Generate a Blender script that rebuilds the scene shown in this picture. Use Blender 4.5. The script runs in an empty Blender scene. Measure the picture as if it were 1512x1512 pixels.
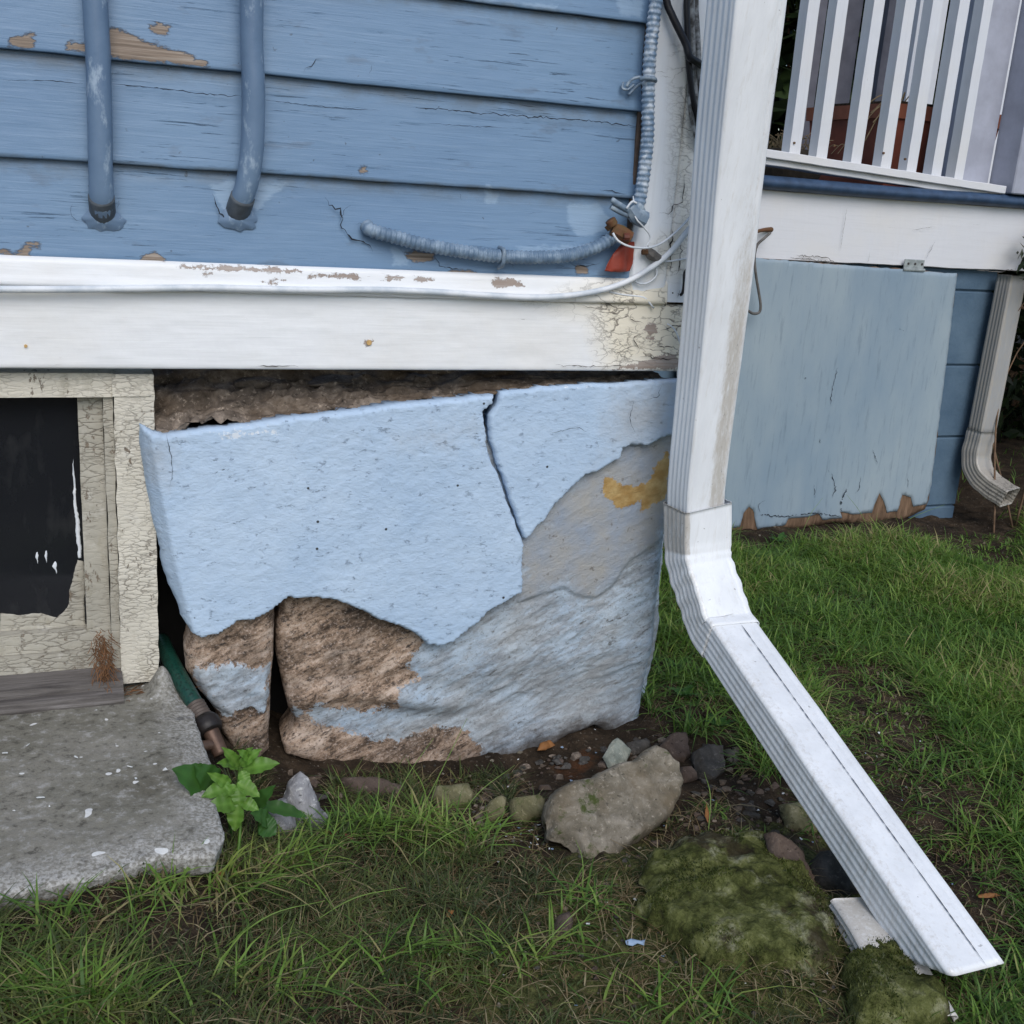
import bpy, math, random
import numpy as np
from mathutils import Vector, Matrix, geometry
rng = np.random.default_rng(7); random.seed(7)
SC = bpy.context.scene; COL = SC.collection
# ------------------------------------------------------------------ camera, sky, sun, exposure
F = 1655.0; H = 0.82
R = np.array([[0.93084855, -0.04189257, 0.36299584], [-0.35932389, -0.28542695, 0.88849187], [0.06638759, -0.95748445, -0.28074226]])
cam_d = bpy.data.cameras.new('camera'); cam = bpy.data.objects.new('camera', cam_d); COL.objects.link(cam)
cam_d.sensor_width = 36; cam_d.lens = 36 * F / 1512; cam_d.clip_start = 0.05; cam_d.clip_end = 500
m = Matrix.Identity(4)
for i in range(3):
    m[i][0] = R[i][0]; m[i][1] = -R[i][1]; m[i][2] = -R[i][2]
m[2][3] = H; cam.matrix_world = m; SC.camera = cam
SC.render.resolution_x = SC.render.resolution_y = 1024
SUN_EL, SUN_AZ = 42, 186          # azimuth measured from +Y clockwise: the sun stands behind the camera, a little to the right
w = bpy.data.worlds.new('World'); SC.world = w; w.use_nodes = True
sk = w.node_tree.nodes.new('ShaderNodeTexSky'); sk.sky_type = 'NISHITA'; sk.sun_disc = False
sk.sun_elevation = math.radians(SUN_EL); sk.sun_rotation = math.radians(SUN_AZ)
bg = w.node_tree.nodes['Background']; w.node_tree.links.new(sk.outputs[0], bg.inputs[0]); bg.inputs[1].default_value = 0.125
sd = bpy.data.lights.new('sun', 'SUN'); sun = bpy.data.objects.new('sun', sd); COL.objects.link(sun)
sd.energy = 1.75; sd.angle = math.radians(38); sd.color = (1.0, 0.965, 0.93)
_e, _a = math.radians(SUN_EL), math.radians(SUN_AZ)
sun.rotation_euler = Vector((math.sin(_a)*math.cos(_e), math.cos(_a)*math.cos(_e), math.sin(_e))).to_track_quat('Z', 'Y').to_euler()
SC.view_settings.view_transform = 'Standard'; SC.view_settings.look = 'None'; SC.view_settings.gamma = 1
SC.view_settings.exposure = 0.22
SC.cycles.max_bounces = 6

# ------------------------------------------------------------------ geometry helpers
def A(*v): return np.array(v, float)
def ray(px, py): return R @ A(px-756, py-756, F)
def W(px, py, y):                       # point of the photo on the vertical plane Y = y
    d = ray(px, py)*(1); p = d*(y/d[1]); p[2] += H; return p
def G(px, py, z):                       # point on the horizontal plane Z = z
    d = ray(px, py); p = d*((z-H)/d[2]); p[2] += H; return p
def PL(px, py, O, N):                   # point on a general plane
    d = ray(px, py); c = A(0, 0, H); t = ((O-c) @ N)/(d @ N); return c+d*t
def proj(P):
    c = (P-A(0, 0, H)) @ R
    return 756+F*c[:, 0]/c[:, 2], 756+F*c[:, 1]/c[:, 2]
def nrm(v): return v/np.linalg.norm(v)
def _h(i, j, k, s):
    n = (i.astype(np.int64)*374761393+j.astype(np.int64)*668265263+k.astype(np.int64)*2147483647+s*1274126177) & 0xffffffff
    n = ((n ^ (n >> 13))*1274126177) & 0xffffffff
    n = (n ^ (n >> 16)); return (n & 0xffff)/32768.0-1
def vnoise(p, s=0):
    f = np.floor(p); t = p-f; t = t*t*(3-2*t); i, j, k = f.T; x, y, z = t.T; r = 0
    for a in (0, 1):
        for b in (0, 1):
            for c in (0, 1):
                r = r+(x if a else 1-x)*(y if b else 1-y)*(z if c else 1-z)*_h(i+a, j+b, k+c, s)
    return r
def fbm(p, sc, octv=4, s=0, g=.5):
    p = np.atleast_2d(p)*sc; a = 1; r = 0; t = 0
    for o in range(octv):
        r = r+a*vnoise(p*(2.03**o)+o*17.3, s+o); t += a; a *= g
    return r/t
def ridge(p, sc, octv=4, s=0):
    p = np.atleast_2d(p)*sc; a = 1; r = 0; t = 0
    for o in range(octv):
        r = r+a*(1-np.abs(vnoise(p*(2.1**o)+o*9.1, s+o))*2); t += a; a *= .5
    return r/t
def inpoly(q, poly):
    x, y = q.T; r = np.zeros(len(q), bool); n = len(poly)
    for i in range(n):
        x0, y0 = poly[i]; x1, y1 = poly[(i+1) % n]
        if y0 == y1: continue
        c = ((y0 > y) != (y1 > y)) & (x < (x1-x0)*(y-y0)/(y1-y0)+x0); r ^= c
    return r
def segdist(q, poly, closed=True):
    d = np.full(len(q), 1e9); n = len(poly)
    for i in range(n if closed else n-1):
        a = poly[i]; b = poly[(i+1) % n]; ab = b-a; L = ab @ ab+1e-18
        t = np.clip(((q-a) @ ab)/L, 0, 1); e = q-a-t[:, None]*ab; d = np.minimum(d, e[:, 0]**2+e[:, 1]**2)
    return np.sqrt(d)
def sdf(q, poly):
    poly = np.asarray(poly, float); d = segdist(q, poly); return np.where(inpoly(q, poly), d, -d)
def sst(x, a, b):
    t = np.clip((x-a)/(b-a), 0, 1); return t*t*(3-2*t)

# ------------------------------------------------------------------ object helpers
LOC = {}
def tag(o, label=None, cat=None, group=None, kind=None):
    if label: o['label'] = label
    if cat: o['category'] = cat
    if group: o['group'] = group
    if kind: o['kind'] = kind
    return o
def thing(name, loc, label, cat, group=None):
    o = bpy.data.objects.new(name, None); COL.objects.link(o); o.location = loc; o.empty_display_size = .05
    LOC[o.name] = A(*loc); return tag(o, label, cat, group)
def mesh(name, V, Fc, mat, parent=None, loc=None, smooth=True, attrs=None, mats=None, mi=None):
    V = np.asarray(V, float); me = bpy.data.meshes.new(name)
    if parent is not None: L = LOC[parent.name]
    else: L = A(*loc) if loc is not None else A(V[:, 0].mean(), V[:, 1].mean(), V[:, 2].min())
    Vl = V-L
    if isinstance(Fc, np.ndarray):
        k = Fc.shape[1]; me.vertices.add(len(Vl)); me.vertices.foreach_set('co', Vl.ravel())
        me.loops.add(Fc.size); me.loops.foreach_set('vertex_index', Fc.ravel().astype(np.int32))
        me.polygons.add(len(Fc)); me.polygons.foreach_set('loop_start', np.arange(0, Fc.size, k, dtype=np.int32))
        me.update(calc_edges=True); me.validate()
    else:
        me.from_pydata([tuple(v) for v in Vl], [], [tuple(int(a) for a in f) for f in Fc])
    for mm in (mats or [mat]): me.materials.append(mm)
    if mi is not None: me.polygons.foreach_set('material_index', np.asarray(mi, np.int32))
    me.polygons.foreach_set('use_smooth', np.full(len(me.polygons), smooth))
    for k, v in (attrs or {}).items():
        a = me.attributes.new(k, 'FLOAT', 'POINT'); a.data.foreach_set('value', np.asarray(v, np.float32))
    me.update()
    o = bpy.data.objects.new(name, me); COL.objects.link(o)
    if parent is not None: o.parent = parent; LOC[o.name] = L
    else: o.location = L; LOC[o.name] = L
    return o
class MB:
    def __init__(s): s.V = []; s.F = []; s.M = []; s.n = 0
    def add(s, V, Fc, mi=0):
        V = np.asarray(V, float); s.V.append(V); s.F += [tuple(int(i)+s.n for i in f) for f in Fc]; s.M += [mi]*len(Fc); s.n += len(V); return s
    def box(s, a, b, mi=0, bev=.0015):
        a = A(*a); b = A(*b); lo = np.minimum(a, b); hi = np.maximum(a, b); c = bev
        V = []; idx = {}
        for ix in (0, 1):
            for iy in (0, 1):
                for iz in (0, 1):
                    p = A(hi[0] if ix else lo[0], hi[1] if iy else lo[1], hi[2] if iz else lo[2])
                    sg = A(-1 if ix else 1, -1 if iy else 1, -1 if iz else 1)
                    for ax in range(3):
                        q = p+sg*c; q[ax] = p[ax]; idx[(ix, iy, iz, ax)] = len(V); V.append(q)
        Fc = []
        for ax in range(3):
            u, v = [k for k in range(3) if k != ax]
            for e in (0, 1):
                f = []
                for (p, q) in ((0, 0), (1, 0), (1, 1), (0, 1)):
                    t = [0, 0, 0]; t[ax] = e; t[u] = p; t[v] = q; f.append(idx[(*t, ax)])
                Fc.append(f)
        for ax in range(3):
            u, v = [k for k in range(3) if k != ax]
            for p in (0, 1):
                for q in (0, 1):
                    t0 = [0, 0, 0]; t0[u] = p; t0[v] = q; t1 = list(t0); t1[ax] = 1
                    Fc.append([idx[(*t0, u)], idx[(*t1, u)], idx[(*t1, v)], idx[(*t0, v)]])
        for ix in (0, 1):
            for iy in (0, 1):
                for iz in (0, 1): Fc.append([idx[(ix, iy, iz, k)] for k in range(3)])
        # outward winding
        ctr = (lo+hi)/2; out = []
        for f in Fc:
            P = [V[i] for i in f]; nn = np.cross(P[1]-P[0], P[2]-P[0]); mid = sum(P)/len(P)
            out.append(f if nn @ (mid-ctr) > 0 else f[::-1])
        return s.add(V, out, mi)
    def tube(s, P, r, n=10, mi=0, cap=True, ring=None, step=None, flat=1.0):
        V, Fc = tube_geo(P, r, n, cap, ring, step, flat); return s.add(V, Fc, mi)
    def ribbon(s, P, N, wd, mi=0, lift=.0006, seed=0, jag=.35):
        P = smooth_path([A(*p) for p in P], .004, jit=wd*jag*1.8, seed=seed); N = A(*N); n = len(P)
        V = []; rr = np.random.default_rng(seed+5)
        for i in range(n):
            t = P[min(i+1, n-1)]-P[max(i-1, 0)]; side = nrm(np.cross(N, t)); f = min(1, i/4, (n-1-i)/4)
            a = wd*.5*(.35+1.0*rr.random())*max(f, .08); V += [P[i]+side*a+N*lift, P[i]-side*a+N*lift]
        return s.add(V, [(2*i, 2*i+1, 2*i+3, 2*i+2) for i in range(n-1)], mi)
    def build(s, name, mats, parent=None, loc=None, smooth=False, attrs=None):
        mats = mats if isinstance(mats, (list, tuple)) else [mats]
        return mesh(name, np.vstack(s.V), s.F, None, parent, loc, smooth, attrs, mats, s.M)
def smooth_path(P, step=None, jit=0, seed=0):
    P = [A(*p) for p in P]
    if len(P) == 2: P = [P[0], P[0]*.67+P[1]*.33, P[0]*.33+P[1]*.67, P[1]]
    Q = [2*P[0]-P[1]]+P+[2*P[-1]-P[-2]]; out = []
    for i in range(1, len(Q)-2):
        L = np.linalg.norm(Q[i+1]-Q[i]); n = max(2, int(L/step)) if step else 6
        for k in range(n):
            t = k/n; out.append(.5*(2*Q[i]+(Q[i+1]-Q[i-1])*t+(2*Q[i-1]-5*Q[i]+4*Q[i+1]-Q[i+2])*t*t+(3*Q[i]-3*Q[i+1]+Q[i+2]-Q[i-1])*t**3))
    out.append(Q[-2]); out = np.array(out)
    if jit: out = out+np.random.default_rng(seed).normal(0, jit, out.shape)
    return out
def tube_geo(P, r, n=10, cap=True, ring=None, step=None, flat=1.0):
    P = smooth_path(P, step); N = len(P); r = np.atleast_1d(np.asarray(r, float)); r = np.interp(np.linspace(0, 1, N), np.linspace(0, 1, len(r)), r)
    s = np.concatenate([[0], np.cumsum(np.linalg.norm(np.diff(P, axis=0), axis=1))])
    if ring: r = r*(1+ring[1]*np.sin(2*np.pi*s/ring[0]))
    T = np.gradient(P, axis=0); T /= np.linalg.norm(T, axis=1)[:, None]+1e-12
    u = nrm(np.cross(T[0], A(.3, -1, .2))); V = []
    for i in range(N):
        u = nrm(u-T[i]*(u @ T[i])); v = np.cross(T[i], u)
        for k in range(n):
            a = 2*math.pi*k/n; V.append(P[i]+(u*math.cos(a)*flat+v*math.sin(a))*r[i])
    Fc = [(i*n+k, i*n+(k+1) % n, (i+1)*n+(k+1) % n, (i+1)*n+k) for i in range(N-1) for k in range(n)]
    if cap: Fc += [tuple(range(n))[::-1], tuple((N-1)*n+k for k in range(n))]
    return V, Fc
def tri_region(poly, res, jit=0, seed=0, jsc=25):
    poly = np.asarray(poly, float)
    if ((poly[:, 0]*np.roll(poly[:, 1], -1)-np.roll(poly[:, 0], -1)*poly[:, 1]).sum()) < 0: poly = poly[::-1]
    B = []
    for i in range(len(poly)):
        a, b = poly[i], poly[(i+1) % len(poly)]; n = max(1, int(np.linalg.norm(b-a)/res))
        for k in range(n): B.append(a+(b-a)*k/n)
    B = np.array(B)
    if jit:
        p3 = np.c_[B, np.zeros(len(B))]
        B = B+jit*np.c_[fbm(p3, jsc, 4, seed, .65), fbm(p3, jsc, 4, seed+50, .65)]*1.6
    lo, hi = B.min(0), B.max(0); ys = np.arange(lo[1], hi[1], res*.866); pts = []
    for j, y in enumerate(ys):
        xs = np.arange(lo[0]+(res/2 if j % 2 else 0), hi[0], res); pts.append(np.c_[xs, np.full(len(xs), y)])
    q = np.vstack(pts); q = q+rng.uniform(-.12, .12, q.shape)*res; d = sdf(q, B); q = q[d > res*.55]
    allp = np.vstack([B, q]); nb = len(B)
    vo, eo, fo, ov, oe, of = geometry.delaunay_2d_cdt([Vector(p) for p in allp], [(i, (i+1) % nb) for i in range(nb)], [], 1, 1e-7)
    vo = np.array([tuple(v) for v in vo]); fo = [tuple(f) for f in fo]
    out = []
    for f in fo:
        a, b, c = vo[list(f[:3])]; out.append(f if (b[0]-a[0])*(c[1]-a[1])-(b[1]-a[1])*(c[0]-a[0]) > 0 else f[::-1])
    d = np.maximum(0, sdf(vo, B)); e = segdist(vo, B); d[e < 1e-6] = 0
    return vo, out, d
def inflate(name, px, O, N, mat, tf, tb, bev, parent=None, res=.004, jit=.0, disp=None, prof='round', bevb=None, seed=0, attrs=None, up=None, loc=None, jsc=25, smooth=True, facets=0, bd=.3):
    """solid body: outline (photo pixels) on the plane O,N at its real distance; bulges tf toward N and tb behind"""
    O = A(*O); N = nrm(A(*N)); up = A(0, 0, 1) if up is None else A(*up)
    if abs(N @ up) > .95: up = A(0, 1, 0)
    U = nrm(np.cross(up, N)); V = np.cross(N, U)
    P3 = np.array([PL(a, b, O, N) for a, b in px]); poly = np.c_[(P3-O) @ U, (P3-O) @ V]
    q, Fc, d = tri_region(poly, res, jit, seed, jsc)
    def pf(d, b):
        t = np.clip(d/b, 0, 1); return np.sqrt(1-(1-t)**2) if prof == 'round' else (t if prof == 'lin' else np.minimum(1, t**.35))
    base = O+q[:, :1]*U+q[:, 1:]*V
    ff = tf*pf(d, bev); bb = tb*pf(d, bevb or bev)
    inner = d > 1e-9
    front = base+N*ff[:, None]
    if facets:
        fr = np.random.default_rng(seed+300); cc = q.mean(0); R_ = np.abs(q-cc).max(0)
        for _ in range(facets):
            a_ = fr.uniform(0, 2*math.pi); k_ = fr.uniform(.25, .8); off_ = fr.uniform(.35, .85)
            ff = np.minimum(ff, np.maximum(tf*(off_+.15+k_*(((q-cc)/R_) @ A(math.cos(a_), math.sin(a_)))), tf*.02)*np.clip(d/(bev*.35), 0, 1)**.5)
    neg = 0
    if disp is not None:
        dv = disp(front, d)*np.where(inner, 1, bd); front = front+N*dv[:, None]; neg = np.minimum(dv, 0)[:, None]*N if bd == 1 else 0
    back = base-N*np.maximum(bb, .0004)[:, None]+neg
    n = len(base); idx = np.arange(n)+n; bm = {}; bi = np.where(~inner)[0]
    Vv = np.vstack([front, back]); Fa = list(Fc)+[tuple(n+i for i in f[::-1]) for f in Fc]
    # side strip between front and back borders
    ec = {}
    for f in Fc:
        for k in range(len(f)):
            a, b = f[k], f[(k+1) % len(f)]; ec[(a, b)] = 1
    for (a, b) in ec:
        if (b, a) not in ec: Fa.append((b, a, n+a, n+b))
    at = None
    if attrs:
        at = {k: np.r_[fn(front, d), fn(front, d)] for k, fn in attrs.items()}
    return mesh(name, Vv, Fa, mat, parent, loc, smooth, at)
def pxfield(poly_px, y):                 # signed distance field to an outline on the wall plane Y = y
    poly = np.array([W(a, b, y)[[0, 2]] for a, b in poly_px]); return lambda P, d=None: sdf(P[:, [0, 2]], poly)

# ------------------------------------------------------------------ material helpers
def hx(s):
    s = s.lstrip('#'); c = [int(s[i:i+2], 16)/255 for i in (0, 2, 4)]
    return tuple((x/12.92 if x <= .04045 else ((x+.055)/1.055)**2.4) for x in c)+(1,)
class MT:
    def __init__(s, name):
        s.m = bpy.data.materials.new(name); s.m.use_nodes = True; s.t = s.m.node_tree; s.b = s.t.nodes['Principled BSDF']; s.tc = s.t.nodes.new('ShaderNodeTexCoord')
    def n(s, ty, **k):
        x = s.t.nodes.new(ty)
        for a, b in k.items(): setattr(x, a, b)
        return x
    def L(s, a, b):
        if hasattr(a, 'bl_idname') or hasattr(a, 'is_linked'): s.t.links.new(a, b)
        else: b.default_value = a
    def co(s, sc=(1, 1, 1), rot=(0, 0, 0), src='Object'):
        mp = s.n('ShaderNodeMapping'); s.t.links.new(s.tc.outputs[src], mp.inputs[0]); mp.inputs['Scale'].default_value = sc
        if any(rot): mp.vector_type = 'TEXTURE'; mp.inputs['Scale'].default_value = [1/q for q in sc]
        mp.inputs['Rotation'].default_value = [math.radians(r) for r in rot]; return mp.outputs[0]
    def noise(s, sc=10, st=(1, 1, 1), det=5, ro=.6, rot=(0, 0, 0), dist=0):
        x = s.n('ShaderNodeTexNoise'); s.t.links.new(s.co(st, rot), x.inputs['Vector']); x.inputs['Scale'].default_value = sc
        x.inputs['Detail'].default_value = det; x.inputs['Roughness'].default_value = ro; x.inputs['Distortion'].default_value = dist; return x.outputs[0]
    def vor(s, sc=10, st=(1, 1, 1), feat='F1', rot=(0, 0, 0), warp=0):
        x = s.n('ShaderNodeTexVoronoi', feature=feat); c = s.co(st, rot)
        if warp:
            nz = s.n('ShaderNodeTexNoise'); s.t.links.new(c, nz.inputs['Vector']); nz.inputs['Scale'].default_value = sc*1.7; nz.inputs['Detail'].default_value = 3
            vm = s.n('ShaderNodeVectorMath', operation='SCALE'); s.t.links.new(nz.outputs[1], vm.inputs[0]); vm.inputs['Scale'].default_value = warp/sc
            va = s.n('ShaderNodeVectorMath', operation='ADD'); s.t.links.new(c, va.inputs[0]); s.t.links.new(vm.outputs[0], va.inputs[1]); c = va.outputs[0]
        s.t.links.new(c, x.inputs['Vector']); x.inputs['Scale'].default_value = sc; return x.outputs['Distance']
    def mr(s, v, a, b, c=0, d=1):
        x = s.n('ShaderNodeMapRange'); s.L(v, x.inputs[0]); x.inputs[1].default_value = a; x.inputs[2].default_value = b; x.inputs[3].default_value = c; x.inputs[4].default_value = d; return x.outputs[0]
    def ma(s, op, a, b=0, c=0):
        x = s.n('ShaderNodeMath', operation=op); s.L(a, x.inputs[0]); s.L(b, x.inputs[1])
        if op == 'MULTIPLY_ADD': s.L(c, x.inputs[2])
        return x.outputs[0]
    def mix(s, f, a, b):
        x = s.n('ShaderNodeMix', data_type='RGBA'); s.L(f, x.inputs[0]); s.L(a, x.inputs[6]); s.L(b, x.inputs[7]); return x.outputs[2]
    def ramp(s, v, stops):
        x = s.n('ShaderNodeValToRGB'); s.L(v, x.inputs[0]); e = x.color_ramp.elements
        while len(e) < len(stops): e.new(.5)
        for i, (p, c) in enumerate(stops): e[i].position = p; e[i].color = c
        return x.outputs[0]
    def at(s, name):
        x = s.n('ShaderNodeAttribute', attribute_name=name); return x.outputs['Fac']
    def bump(s, h, st=.3, di=.002, prev=None):
        x = s.n('ShaderNodeBump'); s.L(h, x.inputs['Height']); x.inputs['Strength'].default_value = st; x.inputs['Distance'].default_value = di
        if prev is not None: s.t.links.new(prev, x.inputs['Normal'])
        return x.outputs[0]
    def done(s, col, rough=.6, nor=None, metal=0, spec=.5, **k):
        s.L(col, s.b.inputs['Base Color']); s.L(rough, s.b.inputs['Roughness']); s.b.inputs['Metallic'].default_value = metal
        s.b.inputs['Specular IOR Level'].default_value = spec
        if nor is not None: s.t.links.new(nor, s.b.inputs['Normal'])
        return s.m
def flat_mat(name, c, rough=.6, var=.25, sc=40, bmp=.2, metal=0, c2=None, spec=.4, bd=.001):
    t = MT(name); n1 = t.noise(sc, det=6); c = hx(c) if isinstance(c, str) else c
    k2 = hx(c2) if c2 else tuple(x*(1-var) for x in c[:3])+(1,)
    col = t.mix(t.mr(n1, .35, .65), c, k2); return t.done(col, rough, t.bump(t.noise(sc*6, det=4), bmp, bd), metal, spec)

def blue_siding():
    t = MT('weathered blue paint')
    big = t.noise(3, (1, 1, 2)); col = t.mix(t.mr(big, .3, .7), (.130, .225, .360, 1), (.175, .280, .415, 1))
    grain = t.noise(9, (1, 6, 22), 7, .65, dist=.4)
    col = t.mix(t.mr(grain, .55, .75, 0, .5), col, (.23, .33, .46, 1))
    zone = t.mr(t.noise(3.2, (1, 1, 2.2), 4, .6), .50, .62)
    fine = t.noise(10, (1.0, 8, 30), 8, .72, dist=.6)
    crack = t.ma('MULTIPLY', t.mr(fine, .60, .625), zone)
    col = t.mix(t.ma('MULTIPLY', crack, .8), col, (.03, .045, .07, 1))
    sp = t.mr(t.noise(90, det=2), .73, .76); col = t.mix(t.ma('MULTIPLY', sp, .55), col, (.05, .06, .07, 1))
    jit = t.ma('MULTIPLY', t.ma('SUBTRACT', t.noise(60, (1, 1, 2.5), 6, .7), .5), .018)
    pale = t.mr(t.ma('ADD', t.at('pale'), jit), -.002, .002)
    col = t.mix(t.ma('MULTIPLY', pale, .6), col, (.30, .42, .56, 1))
    pv = t.ma('ADD', t.at('peel'), jit); peel = t.mr(pv, -.0006, .0006)
    edge = t.ma('SUBTRACT', t.mr(pv, -.0022, -.001), peel)
    wood = t.ramp(t.noise(8, (1, 5, 40), 8, .7, dist=.5), [(.3, (.12, .095, .075, 1)), (.5, (.26, .205, .16, 1)), (.7, (.42, .37, .32, 1))])
    col = t.mix(peel, col, wood); col = t.mix(t.ma('MULTIPLY', edge, .5), col, (.06, .07, .09, 1))
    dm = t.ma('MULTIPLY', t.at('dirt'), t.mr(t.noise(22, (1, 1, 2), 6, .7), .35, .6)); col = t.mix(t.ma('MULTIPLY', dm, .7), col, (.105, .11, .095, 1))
    mw = t.mr(t.noise(14, (1, 1, 3), 5), .62, .7); col = t.mix(t.ma('MULTIPLY', mw, .35), col, (.10, .13, .17, 1))
    h = t.ma('SUBTRACT', t.ma('MULTIPLY', grain, .6), t.ma('ADD', t.ma('MULTIPLY', crack, .8), t.ma('MULTIPLY', peel, .9)))
    nb = t.bump(h, .65, .0016); nb = t.bump(t.noise(160, det=3), .18, .0006, nb)
    return t.done(col, t.mr(peel, 0, 1, .42, .85), nb, spec=.4)
def white_paint(name, base=(.80, .815, .83, 1), horiz=True, wear=True):
    t = MT(name); st = (1, 6, 26) if horiz else (26, 6, 1)
    grain = t.noise(9, st, 8, .7, dist=.3); col = t.mix(t.mr(grain, .5, .8, 0, .5), base, tuple(x*.82 for x in base[:3])+(1,))
    col = t.mix(t.mr(t.noise(6), .45, .75, 0, .35), col, (.70, .66, .58, 1))
    cr = t.mr(t.noise(12, tuple(x*1.0 for x in st), 8, .75, dist=.8), .665, .69)
    col = t.mix(t.ma('MULTIPLY', cr, .55), col, (.25, .22, .19, 1))
    h = t.ma('SUBTRACT', t.ma('MULTIPLY', grain, .6), cr)
    if wear:
        wz = t.at('wear'); jit = t.ma('MULTIPLY', t.ma('SUBTRACT', t.noise(55, (1, 1, 1.6), 6, .75), .5), .03)
        wm = t.mr(wz, -.02, .03)
        v = t.vor(26, (1, 1, 1.9), 'DISTANCE_TO_EDGE', warp=.9); ck = t.ma('MULTIPLY', t.mr(v, .0, .045, 1, 0), wm)
        ck = t.ma('MULTIPLY', ck, t.mr(t.noise(14, det=3), .34, .48)); v3 = t.vor(85, (1, 1, 2.2), 'DISTANCE_TO_EDGE', warp=.9); ck = t.ma('MAXIMUM', ck, t.ma('MULTIPLY', t.ma('MULTIPLY', t.mr(v3, 0, .08, .8, 0), wm), t.mr(t.noise(19, det=4), .48, .56)))
        col = t.mix(t.ma('MULTIPLY', wm, .8), col, (.78, .71, .55, 1)); col = t.mix(t.ma('MULTIPLY', ck, .85), col, (.07, .055, .045, 1))
        pv = t.ma('ADD', t.at('peel'), jit); pl = t.mr(pv, -.0006, .0006)
        wood = t.mix(t.mr(grain, .4, .7), (.30, .24, .20, 1), (.42, .37, .34, 1)); col = t.mix(pl, col, wood)
        h = t.ma('SUBTRACT', h, t.ma('ADD', t.ma('MULTIPLY', ck, 1.2), pl))
    nb = t.bump(h, .5, .0013); nb = t.bump(t.noise(25, det=3), .15, .004, nb)
    return t.done(col, .45, nb, spec=.4)
def cream_crackle(name, c1=(.60, .54, .41, 1), shade=1.0, sc=70):
    t = MT(name); v1 = t.vor(sc, (.55, 1, 1.5), 'DISTANCE_TO_EDGE', warp=.8); v2 = t.vor(sc*.3, (.3, 1, 1.5), 'DISTANCE_TO_EDGE', warp=1.2)
    m1 = t.mr(t.noise(13, (1, 1, .6), det=5), .34, .54); k1 = t.ma('MULTIPLY', t.mr(v1, 0, .085, 1, 0), m1); k2 = t.mr(v2, 0, .03, 1, 0)
    ck = t.ma('MAXIMUM', k1, t.ma('MULTIPLY', k2, t.mr(t.noise(17, det=3), .5, .62)))
    col = t.mix(t.mr(t.noise(9, det=5), .35, .7), c1, tuple(x*.80 for x in c1[:3])+(1,))
    col = t.mix(t.mr(t.noise(30, det=4), .6, .75, 0, .5), col, (.70, .68, .62, 1))
    col = t.mix(t.ma('MULTIPLY', ck, t.mr(t.noise(35, det=4), .3, .7, .2, .85)), col, (.13, .105, .08, 1))
    ch = t.mr(t.noise(26, (1.6, 1, .8), 8, .8), .60, .61); col = t.mix(ch, col, (.20, .16, .12, 1)); col = t.mix(t.mr(t.noise(45, (1, 1, .5), 6, .7), .56, .68, 0, .4), col, (.30, .27, .20, 1))
    nb = t.bump(t.ma('SUBTRACT', t.ma('MULTIPLY', v1, 1.0), t.ma('ADD', ck, ch)), .6, .0014)
    return t.done(col, .6, nb, spec=.3)
def stucco():
    t = MT('rough pale blue stucco paint')
    big = t.noise(7, det=4); col = t.mix(t.mr(big, .3, .7), (.375, .500, .655, 1), (.475, .595, .735, 1))
    rg = t.noise(85, (1, 1, 1.7), 7, .7, dist=.3); fine = t.noise(170, (1, 1, 1.7), 5, .6)
    pit = t.mr(t.noise(60, (1, 1, 2.0), 7, .76), .60, .66); col = t.mix(t.ma('MULTIPLY', pit, .55), col, (.14, .18, .25, 1))
    col = t.mix(t.mr(rg, .58, .75, 0, .45), col, (.47, .58, .72, 1))
    dots = t.mr(t.vor(24), .04, .055, 1, 0); dots = t.ma('MULTIPLY', dots, t.mr(t.noise(5, det=1), .45, .5)); col = t.mix(dots, col, (.05, .055, .06, 1))
    gr = t.mr(t.ma('ADD', t.at('grime'), t.ma('MULTIPLY', t.ma('SUBTRACT', t.noise(22, det=6, ro=.7), .5), .12)), -.02, .05)
    col = t.mix(t.ma('MULTIPLY', gr, .6), col, (.36, .35, .33, 1))
    ch = t.mr(t.ma('ADD', t.at('chalk'), t.ma('MULTIPLY', t.ma('SUBTRACT', t.noise(120, det=4, ro=.7), .5), .05)), .0, .003); col = t.mix(t.ma('MULTIPLY', ch, .75), col, (.74, .77, .80, 1))
    core = t.mr(t.at('core'), .35, .5)
    ag = t.mix(t.mr(t.noise(90, det=5), .4, .6), (.20, .17, .14, 1), (.36, .33, .29, 1)); col = t.mix(core, col, ag)
    nb = t.bump(rg, .7, .0017); nb = t.bump(t.ma('SUBTRACT', fine, t.ma('MULTIPLY', pit, .8)), .6, .0012, nb)
    return t.done(col, .7, nb, spec=.25)
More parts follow.
